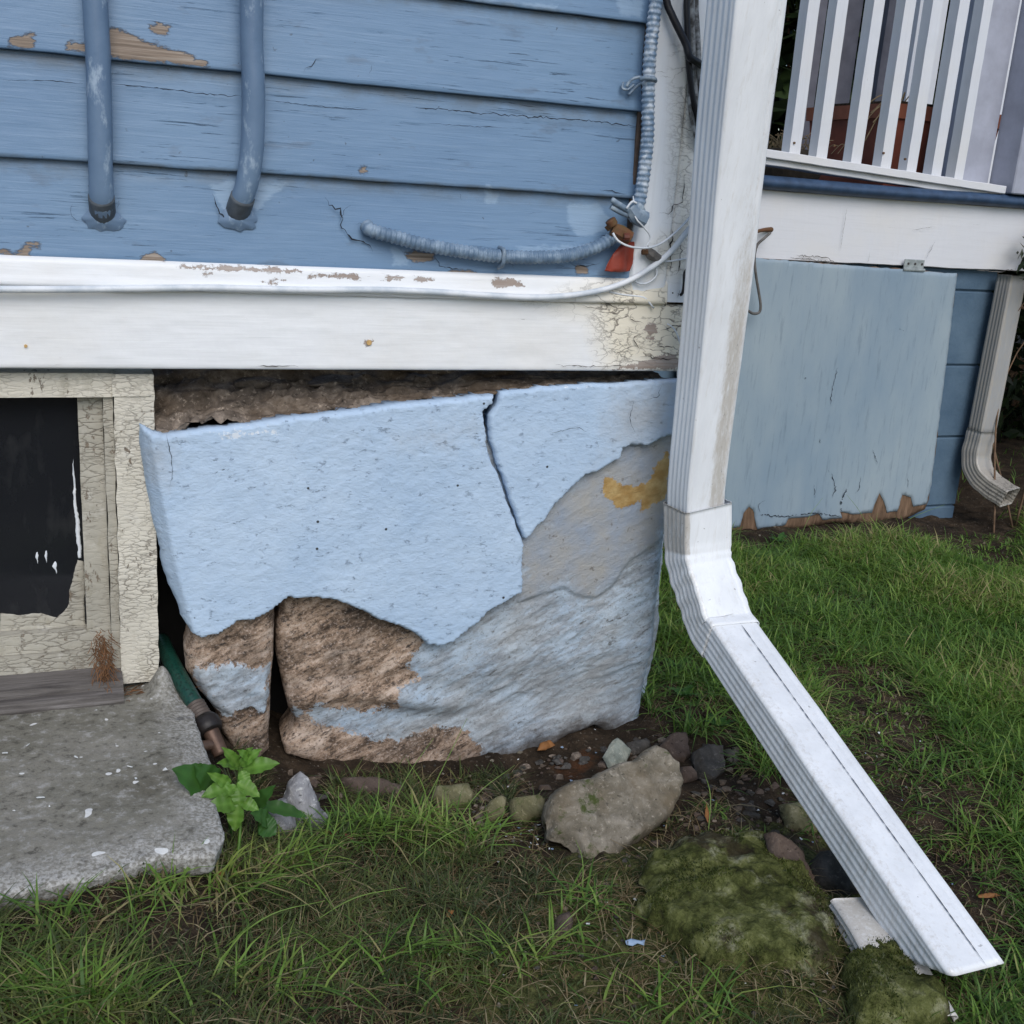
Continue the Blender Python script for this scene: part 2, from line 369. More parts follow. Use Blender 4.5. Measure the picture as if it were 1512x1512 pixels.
def stone_paint():
    t = MT('flaking paint over fieldstone')
    st = dict(st=(.65, 1, 1.9), rot=(0, -24, 0)); streak = t.noise(30, det=8, ro=.72, dist=.25, **st); sp = t.noise(85, det=6, ro=.75, **st); gr_ = t.noise(230, det=4, ro=.8)
    rock = t.ramp(t.noise(19, det=9, ro=.78, dist=.3, **st), [(.28, (.02, .017, .014, 1)), (.42, (.11, .075, .052, 1)), (.50, (.36, .255, .18, 1)), (.62, (.60, .48, .39, 1))])
    rock = t.mix(t.mr(sp, .54, .62, 0, .9), rock, (.035, .03, .028, 1)); rock = t.mix(t.mr(t.noise(9, det=3), .5, .65, 0, .55), rock, (.06, .045, .035, 1)); rock = t.mix(t.mr(t.noise(30, det=5), .6, .7, 0, .6), rock, (.48, .37, .28, 1))
    paint = t.mix(t.mr(t.noise(11, det=5), .35, .65), (.38, .48, .59, 1), (.51, .58, .64, 1))
    worn = t.mr(streak, .44, .56); grey = t.mix(t.mr(sp, .4, .6), (.15, .14, .13, 1), (.36, .37, .38, 1))
    paint = t.mix(t.ma('MULTIPLY', worn, .6), paint, grey); paint = t.mix(t.mr(t.noise(48, det=7, ro=.75, **st), .60, .66, 0, .85), paint, (.075, .07, .06, 1))
    rock = t.mix(t.mr(gr_, .54, .62, 0, .7), rock, (.045, .035, .03, 1)); rock = t.mix(t.mr(gr_, .38, .44, .6, 0), rock, (.55, .46, .40, 1))
    paint = t.mix(t.mr(gr_, .56, .64, 0, .65), paint, (.14, .14, .13, 1)); paint = t.mix(t.mr(t.noise(5, det=3), .45, .65, 0, .45), paint, (.30, .30, .29, 1))
    stuc = t.mix(t.mr(t.noise(20, det=6), .35, .65), (.30, .345, .41, 1), (.37, .365, .345, 1)); stuc = t.mix(t.mr(t.noise(80, det=5), .62, .7, 0, .7), stuc, (.13, .12, .11, 1))
    stuc = t.mix(t.mr(t.noise(9, det=3), .56, .75, 0, .4), stuc, (.46, .42, .32, 1))
    och = t.mix(t.mr(t.noise(40, det=6), .4, .65), (.36, .22, .075, 1), (.50, .36, .16, 1))
    j = t.ma('MULTIPLY', t.ma('SUBTRACT', t.noise(30, det=8, ro=.8), .5), .085)
    col = t.mix(t.mr(t.ma('ADD', t.at('stucco'), t.ma('MULTIPLY', j, 1.8)), -.016, .018), paint, stuc)
    col = t.mix(t.mr(t.ma('ADD', t.at('ochre'), t.ma('MULTIPLY', j, .6)), -.001, .001), col, och)
    bare = t.mr(t.ma('ADD', t.at('bare'), j), -.001, .001); col = t.mix(bare, col, rock)
    col = t.mix(t.mr(t.ma('ADD', t.at('soil'), j), -.01, .02, 0, .8), col, (.055, .04, .028, 1))
    h = t.ma('ADD', streak, t.ma('MULTIPLY', sp, .4)); nb = t.bump(h, .8, .004); nb = t.bump(gr_, .7, .0014, nb); nb = t.bump(t.noise(120, det=5, ro=.7), .6, .002, nb); nb = t.bump(t.noise(260, det=4), .4, .001, nb)
    return t.done(col, .78, nb, spec=.25)
def rock_mat(name, c1, c2, c3, sc=22, moss=0, spot=None):
    t = MT(name); n1 = t.noise(sc, det=8, ro=.7, dist=.4)
    col = t.ramp(n1, [(.3, c1), (.5, c2), (.68, c3)]); spot = spot or tuple(min(1, x*1.5) for x in c3[:3])+(1,)
    col = t.mix(t.mr(t.noise(sc*5, det=6, ro=.75), .56, .68, 0, .75), col, spot); col = t.mix(t.mr(t.noise(sc*.4, det=4), .45, .65, 0, .6), col, tuple(x*y for x, y in zip(c2[:3], (.75, .62, .45)))+(1,))
    col = t.mix(t.mr(t.noise(sc*6, det=4), .62, .7, 0, .7), col, tuple(x*.35 for x in c1[:3])+(1,))
    if moss: col = t.mix(t.mr(t.noise(sc*.6, det=7, ro=.7), .62-moss*.2, .68-moss*.2), col, (.055, .07, .02, 1))
    nb = t.bump(n1, .8, .007); nb = t.bump(t.noise(sc*4, det=7, ro=.75), .7, .0025, nb); return t.done(col, .9, nb, spec=.2)
def soil_mat():
    t = MT('damp brown soil'); n1 = t.noise(14, det=9, ro=.75); n2 = t.noise(110, det=5, ro=.7)
    col = t.ramp(n1, [(.3, (.012, .009, .006, 1)), (.5, (.042, .030, .020, 1)), (.7, (.10, .070, .045, 1))])
    col = t.mix(t.mr(n2, .6, .68, 0, .8), col, (.15, .12, .09, 1)); col = t.mix(t.mr(t.noise(190, det=3), .66, .7), col, (.24, .21, .17, 1))
    gm = t.mr(t.ma('ADD', t.at('moss'), t.ma('MULTIPLY', t.ma('SUBTRACT', t.noise(19, det=8, ro=.75), .5), 1.6)), .45, .6)
    col = t.mix(gm, col, t.mix(t.mr(n2, .4, .65), (.035, .042, .012, 1), (.16, .165, .06, 1)))
    rd = t.mr(t.ma('ADD', t.at('rust'), t.ma('MULTIPLY', t.ma('SUBTRACT', t.noise(24, det=6), .5), 1.2)), .45, .7); col = t.mix(t.ma('MULTIPLY', rd, .8), col, (.12, .05, .022, 1))
    nb = t.bump(n1, .8, .012); nb = t.bump(n2, 1.0, .008, nb); return t.done(col, .95, nb, spec=.15)
def moss_mat():
    t = MT('moss over old rubble'); n1 = t.noise(30, det=8, ro=.72); n2 = t.noise(13, det=6, ro=.7); n3 = t.noise(190, det=4, ro=.7)
    col = t.ramp(n1, [(.32, (.016, .015, .008, 1)), (.44, (.050, .058, .016, 1)), (.56, (.12, .13, .045, 1)), (.70, (.26, .26, .15, 1))])
    col = t.mix(t.mr(n2, .54, .62, 0, .75), col, t.mix(t.mr(n3, .4, .6), (.14, .14, .08, 1), (.34, .34, .23, 1)))
    col = t.mix(t.mr(t.noise(11, det=5), .56, .62, 0, .85), col, (.032, .024, .014, 1)); col = t.mix(t.mr(n3, .58, .66, 0, .5), col, (.02, .02, .01, 1))
    v = t.vor(13, feat='DISTANCE_TO_EDGE', warp=1.8); ck = t.mr(v, 0, .03, 1, 0); col = t.mix(t.ma('MULTIPLY', ck, .35), col, (.012, .010, .006, 1))
    nb = t.bump(n1, .8, .006); nb = t.bump(n3, .9, .003, nb); return t.done(col, .95, nb, spec=.1)
def concrete():
    t = MT('stained old concrete'); n1 = t.noise(7, det=7, ro=.65); n2 = t.noise(75, det=7, ro=.75); n3 = t.noise(260, det=3)
    col = t.ramp(n1, [(.3, (.115, .105, .08, 1)), (.5, (.20, .19, .155, 1)), (.7, (.27, .255, .22, 1))])
    col = t.mix(t.mr(n2, .53, .66, 0, .8), col, (.40, .39, .37, 1)); col = t.mix(t.mr(n2, .36, .45, .75, 0), col, (.065, .06, .05, 1))
    ag = t.ma('ADD', t.at('edge'), t.ma('MULTIPLY', t.ma('SUBTRACT', n2, .5), .06)); col = t.mix(t.mr(ag, -.05, .02, 0, .7), col, t.mix(t.mr(n3, .4, .6), (.20, .19, .17, 1), (.62, .61, .59, 1)))
    col = t.mix(t.mr(t.noise(15, det=3), .66, .7, 0, .6), col, (.05, .052, .055, 1)); col = t.mix(t.mr(t.noise(40, det=1), .735, .745), col, (.70, .70, .68, 1))
    nb = t.bump(n2, .75, .003); nb = t.bump(n3, .6, .001, nb); return t.done(col, .88, nb, spec=.25)
def foliage(name, ramp, rough=.5, trans=.35):
    t = MT(name); c = t.ramp(t.at('c'), ramp); c = t.mix(t.mr(t.noise(60, det=3), .35, .65, 0, .3), c, (.03, .045, .01, 1)); t.done(c, rough, spec=.35)
    tr = t.n('ShaderNodeBsdfTranslucent'); t.L(c, tr.inputs[0]); mx = t.n('ShaderNodeMixShader'); mx.inputs[0].default_value = trans
    t.t.links.new(t.b.outputs[0], mx.inputs[1]); t.t.links.new(tr.outputs[0], mx.inputs[2]); t.t.links.new(mx.outputs[0], t.t.nodes['Material Output'].inputs[0]); return t.m
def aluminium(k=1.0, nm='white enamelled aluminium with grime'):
    t = MT(nm); col = t.mix(t.mr(t.noise(8, (2, 2, .5), 6, .7), .35, .7), (.82*k, .84*k, .86*k, 1), (.68*k, .70*k, .72*k, 1)); col = t.mix(t.mr(t.noise(26, (4, 4, .5), 7, .75), .54, .68, 0, .45), col, (.60*k, .58*k, .54*k, 1))
    j = t.ma('MULTIPLY', t.ma('SUBTRACT', t.noise(70, (2.4, 2.4, .6), 8, .8), .5), 1.7)
    g = t.mr(t.ma('ADD', t.at('grime'), j), .30, .80); col = t.mix(t.ma('MULTIPLY', g, .7), col, (.40, .355, .29, 1))
    g2 = t.mr(t.ma('ADD', t.at('grime'), t.ma('MULTIPLY', t.ma('SUBTRACT', t.noise(150, (1, 1, .6), det=7, ro=.85), .5), 2.6)), .98, 1.2); col = t.mix(t.ma('MULTIPLY', g2, .85), col, (.06, .055, .05, 1))
    sp = t.mr(t.noise(110, det=2), .74, .77, 0, .6); col = t.mix(sp, col, (.25, .24, .23, 1)); col = t.mix(t.mr(t.noise(30, (5, 5, .6), 5), .58, .72, 0, .25), col, (.50, .48, .45, 1))
    return t.done(col, .34, t.bump(t.noise(45, det=4), .12, .002), spec=.5)
def cable_paint(name, c, c2, sc=60):
    t = MT(name); col = t.mix(t.mr(t.noise(sc, det=5), .45, .62), c, c2); return t.done(col, .5, t.bump(t.noise(sc*3, det=3), .25, .0008), spec=.4)

M = {}
M['siding'] = blue_siding(); M['trim'] = white_paint('white trim paint'); M['corner'] = white_paint('white corner paint', (.76, .80, .84, 1), False)
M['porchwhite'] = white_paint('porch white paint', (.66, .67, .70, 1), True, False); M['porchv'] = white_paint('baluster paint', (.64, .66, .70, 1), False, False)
M['cream'] = cream_crackle('crackled cream paint', (.66, .62, .525, 1), sc=120); M['cream2'] = cream_crackle('dull cream sash paint', (.42, .395, .33, 1), sc=75)
M['stucco'] = stucco(); M['stone'] = stone_paint(); M['soil'] = soil_mat(); M['moss'] = moss_mat(); M['conc'] = concrete(); M['alu'] = aluminium(); M['alu_shade'] = aluminium(.42, 'shade-darkened aluminium with grime')  # second aluminium is darkened in colour for the shade on the porch downspout
M['void'] = flat_mat('dark crack', (.012, .011, .010, 1), .95, .3, 30)
M['crackw'] = flat_mat('paint crack edge', (.06, .05, .045, 1), .9, .5, 90)
M['crackb'] = flat_mat('blue paint crack', (.03, .04, .055, 1), .9, .5, 90)
M['rubble'] = rock_mat('dusty rubble mortar', (.035, .028, .022, 1), (.15, .12, .095, 1), (.34, .28, .225, 1), 26)
M['rubble2'] = rock_mat('sandy mortar crust', (.16, .125, .095, 1), (.29, .24, .19, 1), (.40, .34, .28, 1), 30)
M['boulder'] = rock_mat('grey brown fieldstone', (.085, .075, .055, 1), (.17, .15, .115, 1), (.30, .27, .22, 1), 30, .3)
M['darkrock'] = rock_mat('dark fieldstone', (.03, .028, .026, 1), (.07, .066, .06, 1), (.13, .12, .11, 1), 24)
M['brownrock'] = rock_mat('brown slate', (.045, .032, .027, 1), (.10, .075, .062, 1), (.16, .125, .10, 1), 24)
M['whiterock'] = rock_mat('quartz veined rock', (.07, .07, .08, 1), (.28, .28, .29, 1), (.60, .60, .58, 1), 16)
M['olive'] = rock_mat('mossy cobble', (.07, .065, .035, 1), (.16, .15, .08, 1), (.30, .27, .18, 1), 20, .6)
M['glass'] = MT('dusty dark glass'); _t = M['glass']
M['glass'] = _t.done(_t.mix(_t.mr(_t.noise(30, (1, 1, .4), 6), .55, .8, 0, .4), (.012, .013, .016, 1), (.07, .07, .07, 1)), _t.mr(_t.noise(12), .3, .7, .03, .18), None, spec=.5)
M['sillwood'] = (lambda t: t.done(t.ramp(t.noise(9, (1, 14, 14), 8, .7, dist=.4), [(.3, (.045, .040, .038, 1)), (.5, (.12, .108, .10, 1)), (.7, (.20, .185, .175, 1))]), .85, t.bump(t.noise(9, (1, 14, 14), 8, .7), .6, .003), spec=.2))(MT('weathered grey sill wood'))
M['oldwood'] = (lambda t: t.done(t.ramp(t.noise(12, (6, 6, 1), 8, .7), [(.3, (.05, .032, .02, 1)), (.5, (.15, .095, .06, 1)), (.7, (.26, .17, .11, 1))]), .9, t.bump(t.noise(14, (6, 6, 1), 8, .7), .7, .003), spec=.2))(MT('rotten brown plywood'))
M['hatch'] = (lambda t: t.done(t.mix(t.mr(t.noise(22, (4, 4, .4), 8, .75), .54, .70, 0, .5), t.mix(t.mr(t.noise(3, (1.5, 1, .6), 5), .35, .68), (.215, .29, .36, 1), (.31, .375, .415, 1)), (.09, .13, .17, 1)), .6, t.bump(t.noise(35, (5, 5, .7), 7, .7), .35, .001), spec=.3))(MT('thin blue hatch paint'))
M['block'] = (lambda t: t.done(t.mix(t.mr(t.noise(8, det=5), .35, .65), (.070, .120, .18, 1), (.105, .165, .23, 1)), .75, t.bump(t.noise(70, det=7, ro=.7), .6, .004), spec=.25))(MT('painted block masonry'))  # blue darkened to put the porch side's shade into the masonry colour
M['nosing'] = flat_mat('deck edge blue', (.045, .085, .16, 1), .55, .4, 30, .3, c2=None)
M['deck'] = flat_mat('grey deck floor', (.10, .11, .12, 1), .7, .4, 20, .3)
M['pipe'] = (lambda t: t.done(t.mix(t.mr(t.noise(34, (1, 1, .4), 7, .72), .57, .66, 0, .85), t.mix(t.mr(t.noise(9, (1, 1, .5), 4), .35, .65), (.105, .170, .27, 1), (.155, .235, .345, 1)), (.34, .43, .53, 1)), .45, t.bump(t.noise(70, det=5), .35, .002), spec=.4))(MT('blue painted conduit'))
M['pipegrey'] = flat_mat('grey lead sleeve', (.10, .12, .14, 1), .6, .5, 40, .4)
M['armour'] = cable_paint('blue painted armoured cable', (.12, .185, .27, 1), (.24, .32, .41, 1)); M['armourw'] = cable_paint('half painted armoured cable', (.17, .25, .35, 1), (.50, .56, .62, 1), 90)
M['fit'] = cable_paint('painted cable fitting', (.15, .21, .28, 1), (.34, .41, .47, 1)); M['rust'] = flat_mat('rusty brass fitting', (.14, .055, .025, 1), .7, .6, 60, .5, c2='5a4a2c')
M['red'] = flat_mat('faded red plastic', (.27, .042, .022, 1), .55, .35, 30, .3); M['wcable'] = cable_paint('white cable', (.70, .73, .76, 1), (.52, .57, .62, 1), 25)
M['blackcable'] = flat_mat('black rubber cable', (.015, .014, .017, 1), .45, .3, 50, .2); M['greycable'] = cable_paint('paint flecked old cable', (.34, .35, .35, 1), (.07, .065, .06, 1), 70)
M['wire'] = flat_mat('grey lead wire', (.16, .15, .14, 1), .6, .5, 60, .3); M['hinge'] = flat_mat('painted hinge plate', (.34, .38, .38, 1), .55, .4, 80, .3)
M['terra'] = flat_mat('terracotta', (.22, .055, .030, 1), .75, .35, 15, .3); M['terrarim'] = flat_mat('terracotta rim', (.30, .095, .05, 1), .75, .3, 15, .3)
M['straw'] = flat_mat('dry straw', (.30, .22, .12, 1), .8, .5, 40, .2); M['needles'] = flat_mat('pine needles', (.20, .095, .04, 1), .8, .5, 60, .2)
M['hose'] = (lambda t: t.done(t.mix(t.mr(t.vor(260, (1, 1, .6)), .15, .5), (.003, .018, .013, 1), (.008, .048, .034, 1)), .35, t.bump(t.vor(260), .4, .001), spec=.5))(MT('green braided hose'))
M['collar'] = flat_mat('black rubber collar', (.018, .014, .013, 1), .5, .4, 60, .3); M['brass'] = flat_mat('tarnished brass', (.15, .095, .07, 1), .5, .4, 60, .3, .5)
M['deadleaf'] = flat_mat('orange brown dead leaf', (.28, .12, .035, 1), .7, .4, 60, .3); M['redleaf'] = flat_mat('red brown dead leaf', (.16, .035, .018, 1), .7, .4, 60, .3)
M['chip'] = flat_mat('white paint chip', (.70, .72, .72, 1), .6, .2, 60, .2); M['chipb'] = flat_mat('blue paint chip', (.26, .36, .50, 1), .6, .25, 60, .2)
M['grass'] = foliage('grass blades', [(0, (.045, .105, .022, 1)), (.35, (.095, .20, .034, 1)), (.7, (.18, .31, .05, 1)), (.9, (.30, .38, .09, 1)), (1, (.42, .36, .17, 1))])
M['post'] = flat_mat('post paint darkened for shade', (.40, .42, .50, 1), .6, .2, 14, .3)  # grey tone paints in the shade that lies on the porch posts
M['frontgrass'] = foliage('scruffy olive grass', [(0, (.045, .060, .022, 1)), (.35, (.082, .115, .034, 1)), (.65, (.15, .185, .055, 1)), (.85, (.24, .27, .08, 1)), (1, (.40, .34, .18, 1))])
M['tuft'] = foliage('moss tufts', [(0, (.035, .05, .010, 1)), (.5, (.10, .125, .025, 1)), (1, (.24, .25, .09, 1))])
M['dry'] = foliage('dry grass', [(0, (.10, .06, .03, 1)), (.5, (.25, .18, .09, 1)), (1, (.46, .38, .23, 1))])
M['leaf'] = foliage('bright weed leaf', [(0, (.09, .20, .025, 1)), (.6, (.14, .29, .045, 1)), (1, (.22, .38, .08, 1))], .4)
M['leafdark'] = foliage('dark lobed leaf', [(0, (.03, .10, .018, 1)), (1, (.06, .16, .03, 1))], .4)
M['shrub'] = foliage('dark evergreen leaves', [(0, (.006, .012, .005, 1)), (.6, (.018, .035, .012, 1)), (1, (.06, .10, .03, 1))])
# ------------------------------------------------------------------ ground
ROCKY = None
def ground_h(x, y, detail=True):
    x = np.atleast_1d(np.asarray(x, float)); y = np.atleast_1d(np.asarray(y, float)); p = np.c_[x, y, 0*x]
    z = -.012+.118*(1-sst(x, .0, .36))*sst(y, .2, .9)
    z = z-.052*np.exp(-((x-.60)/.20)**2-((y-1.40)/.10)**2)-.03*np.exp(-((x-.24)/.05)**2-((y-1.38)/.12)**2)
    z = z+.030*np.exp(-((x-.72)/.16)**2-((y-.93)/.15)**2)+.016*np.exp(-((x-.48)/.2)**2-((y-.98)/.12)**2)
    z = z-.025*np.exp(-((x-1.0)/.10)**2-((y-1.0)/.12)**2)
    if detail: z = z+.016*fbm(p, 6, 3, 3)+.010*fbm(p, 24, 4, 9)*(np.abs(x) < 4)+.004*fbm(p, 70, 2, 19)*(np.abs(x) < 4)
    return z
def GG(px, py, lift=0):                   # the photo's point on the ground surface
    z = 0.
    for _ in range(6): p = G(px, py, z); z = float(ground_h(p[0], p[1])[0])*.6+z*.4
    p = G(px, py, z); p[2] = z+lift; return p
def grid_axis(a, b, st, far):
    c = list(np.arange(a, b, st)); s = st
    while c[-1] < far: s *= 1.35; c.append(c[-1]+s)
    s = st
    while c[0] > -far: s *= 1.35; c.insert(0, c[0]-s)
    return np.array(c)
gx = grid_axis(-.35, 2.7, .0075, 120); gy = grid_axis(.45, 2.55, .0075, 120); XX, YY = np.meshgrid(gx, gy)
gp = np.c_[XX.ravel(), YY.ravel(), ground_h(XX.ravel(), YY.ravel())]; far = np.maximum(np.abs(gp[:, 0])-3, np.abs(gp[:, 1])-3); gp[:, 2] -= .02*np.clip(far, 0, 1)
nx = len(gx); ii, jj = np.meshgrid(np.arange(len(gy)-1), np.arange(nx-1), indexing='ij'); a0 = (ii*nx+jj).ravel()
gF = np.c_[a0, a0+1, a0+nx+1, a0+nx]
def blob(P, x, y, sx, sy=None): return np.exp(-((P[:, 0]-x)/sx)**2-((P[:, 1]-y)/(sy or sx))**2)
moss = .95*blob(gp, .7, .95, .28, .2)+.45*blob(gp, .45, .95, .3, .15)+.2*blob(gp, 1.0, 1.25, .2)+.12*blob(gp, 1.6, 1.7, .8)-.5*blob(gp, .6, 1.4, .25, .08)
rust = .6*blob(gp, .72, 1.40, .12, .06)+.35*blob(gp, .42, 1.12, .1)+.3*blob(gp, 1.12, 1.18, .12)+.35*blob(gp, 2.4, 1.9, .3)
g = mesh('ground', gp, gF, M['soil'], None, (0, 0, 0), True, {'moss': moss, 'rust': rust}); tag(g, kind='structure')

# ------------------------------------------------------------------ house: siding, corner board, trim, ledge, window
WY = 1.45
house = thing('house', (.38, 1.5, .57), 'blue clapboard house wall with peeling white base trim above a cracked foundation', 'house')
XL, XR, ZT = -1.6, .838, 2.3
zl = [.702, .8115, .925, 1.0345]
while zl[-1] < ZT: zl.append(zl[-1]+.1125)
peels = [[(38, 52), (52, 53), (50, 68), (45, 72), (12, 70), (15, 60)], [(100, 62), (130, 66), (162, 42), (178, 45), (200, 58), (240, 72), (262, 76), (300, 92), (305, 99), (240, 92), (160, 84), (98, 74)],
         [(217, 40), (232, 37), (250, 40), (248, 50), (236, 55), (220, 48)], [(35, 358), (60, 357), (58, 364), (45, 366), (46, 378), (0, 374), (0, 369), (34, 370)], [(210, 374), (232, 372), (243, 385), (209, 382)],
         [(595, 372), (612, 370), (638, 374), (636, 382), (612, 386), (600, 380)], [(847, 392), (865, 392), (865, 404), (847, 403)], [(527, 247), (537, 246), (538, 255), (528, 256)], [(660, 398), (700, 400), (700, 406), (655, 404)]]
pales = [[(310, 275), (345, 268), (350, 310), (335, 322), (322, 300)], [(372, 268), (425, 272), (405, 285), (378, 310), (370, 305)], [(835, 302), (880, 300), (905, 330), (880, 345), (850, 350), (838, 330)],
         [(700, 0), (740, 4), (820, 10), (815, 15), (740, 8), (700, 4)], [(905, 0), (945, 2), (940, 26), (910, 22)], [(575, 365), (600, 370), (600, 392), (578, 390)], [(715, 270), (735, 290), (730, 300), (715, 300)], [(760, 365), (880, 360), (860, 372), (770, 374)]]
def multi(polys, P, y=WY):
    r = np.full(len(P), -1.)
    for q in polys: r = np.maximum(r, sdf(P[:, [0, 2]], np.array([W(a, b, y)[[0, 2]] for a, b in q])))
    return np.maximum(r, -.05)
V = []; Fs = []; n0 = 0; xs = np.r_[np.linspace(XL, -.14, 30), np.arange(-.136, XR, .004), XR]
for k in range(len(zl)-1):
    zb, zt = zl[k], zl[k+1]+.01; prof = [(1.462, zb+.004), (1.4445, zb+.0005), (1.4405, zb-.0005), (1.4392, zb+.001)]+[(1.439+.0105*t, zb+.001+(zt-zb-.001)*t) for t in np.linspace(.03, 1, 26)]
    prof = np.array(prof); npf = len(prof); Xg, Ig = np.meshgrid(xs, np.arange(npf)); yy = prof[Ig, 0].ravel(); zz = prof[Ig, 1].ravel(); xx = Xg.ravel()
    P = np.c_[xx, yy, zz]; wob = .0009*fbm(np.c_[xx, zz*0+k, zz*.2], 9, 3, 5); P[:, 1] += wob+.0005*fbm(P*A(1, 1, 5), 30, 3, 8)
    P[:, 2] += .0014*fbm(np.c_[xx, xx*0+k*3.1, xx*0], 14, 4, 11)*(Ig.ravel() < 4)
    nn = len(xs); i2, j2 = np.meshgrid(np.arange(npf-1), np.arange(nn-1), indexing='ij'); b0 = (i2*nn+j2).ravel()+n0
    V.append(P); Fs.append(np.c_[b0, b0+1, b0+nn+1, b0+nn]); n0 += len(P)
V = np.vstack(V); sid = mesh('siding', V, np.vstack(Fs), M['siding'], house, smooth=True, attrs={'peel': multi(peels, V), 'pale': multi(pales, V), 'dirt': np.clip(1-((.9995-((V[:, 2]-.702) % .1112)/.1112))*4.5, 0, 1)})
mb = MB()
NY = A(0, -1, 0)
def crk(nm, mat, pts, wd, y=WY-.0105, seed=0, lift=.0007, par=None):
    mb = MB(); mb.ribbon([W(a, b, y) for a, b in pts], NY, wd, 0, lift, seed); return mb.build(nm, mat, par or house)
# long splits and flake edges in the blue paint (dark, open cracks)
for i, (pts, wd) in enumerate([([(0, 118), (60, 119), (125, 124)], .0007), ([(165, 124), (250, 132), (300, 138), (358, 142)], .0010), ([(385, 147), (480, 158), (560, 163)], .0006),
    ([(610, 158), (700, 166), (780, 172), (850, 177), (945, 187)], .0013), ([(480, 293), (490, 305), (503, 312), (505, 335), (520, 352), (540, 358), (550, 372)], .0017), ([(500, 330), (510, 308), (518, 303)], .0009),
    ([(525, 330), (545, 332), (552, 338)], .0013), ([(108, 300), (104, 312), (112, 325), (130, 325)], .0008), ([(131, 322), (148, 329), (170, 324), (178, 323)], .0010), ([(314, 285), (322, 310), (335, 326), (350, 335)], .0013),
    ([(352, 335), (362, 326), (372, 330)], .0008), ([(590, 368), (600, 374), (612, 372)], .0012), ([(640, 374), (650, 392), (662, 398)], .0013), ([(645, 392), (668, 396), (690, 402)], .0009), ([(680, 285), (681, 297)], .0008),
    ([(756, 385), (757, 398)], .0008), ([(840, 387), (850, 392), (870, 392), (885, 388)], .0013), ([(448, 108), (452, 100), (462, 98), (466, 88), (478, 86)], .0009), ([(545, 112), (549, 95)], .0006),
    ([(885, 280), (925, 286)], .0012), ([(918, 345), (880, 348)], .0007), ([(170, 300), (176, 296), (173, 310)], .0010), ([(395, 38), (425, 40)], .0006), ([(780, 315), (800, 313)], .0005), ([(630, 182), (690, 186), (740, 188)], .0006)]):
    crk('paint_crack', M['crackb'], pts, wd, seed=i)
# ledge moulding above the trim board
def strip(prof, x0, x1, step, wob=0, seed=0, clampx=-.14):
    xs = np.r_[np.linspace(x0, clampx, 12)[:-1], np.arange(clampx, x1, step), x1]; prof = np.array(prof); npf = len(prof); Xg, Ig = np.meshgrid(xs, np.arange(npf))
    P = np.c_[Xg.ravel(), prof[Ig, 0].ravel(), prof[Ig, 1].ravel()]
    if wob: P[:, 1] += wob*fbm(P*A(1, 1, 3), 22, 4, seed); P[:, 2] += wob*.8*fbm(P*A(1, 0, 0), 40, 4, seed+3)*np.isin(Ig.ravel(), [npf-1, npf-2, npf-3, 0, 1])
    nn = len(xs); i2, j2 = np.meshgrid(np.arange(npf-1), np.arange(nn-1), indexing='ij'); b0 = (i2*nn+j2).ravel(); return P, np.c_[b0, b0+nn, b0+nn+1, b0+1]
wear_poly = [[(880, 390), (1025, 370), (1025, 560), (890, 548), (870, 470), (780, 436), (800, 425)]]
def wearfn(P): return multi(wear_poly, P, 1.44)
lp = [[(722, 410), (760, 412), (775, 422), (740, 425), (725, 418)], [(380, 415), (420, 412), (423, 414), (390, 418)], [(300, 403), (312, 405), (305, 408)], [(240, 390), (300, 393), (470, 402), (470, 404), (300, 396)], [(450, 405), (640, 412), (640, 415), (450, 408)]]
P, Fc = strip([(1.455, .705), (1.447, .7035), (1.440, .7025), (1.4345, .7005), (1.4325, .6965)]+[(1.4325-.0005*i, .6965-.0035*i) for i in range(1, 6)]+[(1.4285, .674), (1.4290, .671), (1.4310, .6685), (1.4355, .6675), (1.444, .6675)], XL, .80, .004, .0012, 4)
mesh('ledge_moulding', P, Fc, M['trim'], house, smooth=True, attrs={'wear': wearfn(P)-.02, 'peel': multi(lp, P, 1.43)})
tp = [[(953, 480), (968, 478), (975, 492), (962, 494), (950, 488)], [(905, 545), (990, 520), (1003, 536), (1003, 546)], [(955, 500), (965, 498), (963, 506)], [(870, 436), (890, 433), (892, 441), (878, 446)], [(538, 503), (550, 503), (549, 510), (540, 510)]]
P, Fc = strip([(1.462, .571), (1.446, .5705), (1.4385, .5715), (1.437, .574)]+[(1.437, z) for z in np.linspace(.578, .661, 26)]+[(1.437, .664), (1.439, .668), (1.45, .668)], XL, .842, .004, .0011, 14)
P2, F2 = P, Fc
mesh('trim_board', P, Fc, M['trim'], house, smooth=True, attrs={'wear': wearfn(P), 'peel': multi(tp, P, 1.437)})
mb = MB(); mb.box((.8425, 1.4385, .5715), (.8600, 2.42, .69)); mb.box((XL-.0, 1.465, .574), (.835, 1.52, .70)); mb.build('sill_beam', M['oldwood'], house)
mb = MB()
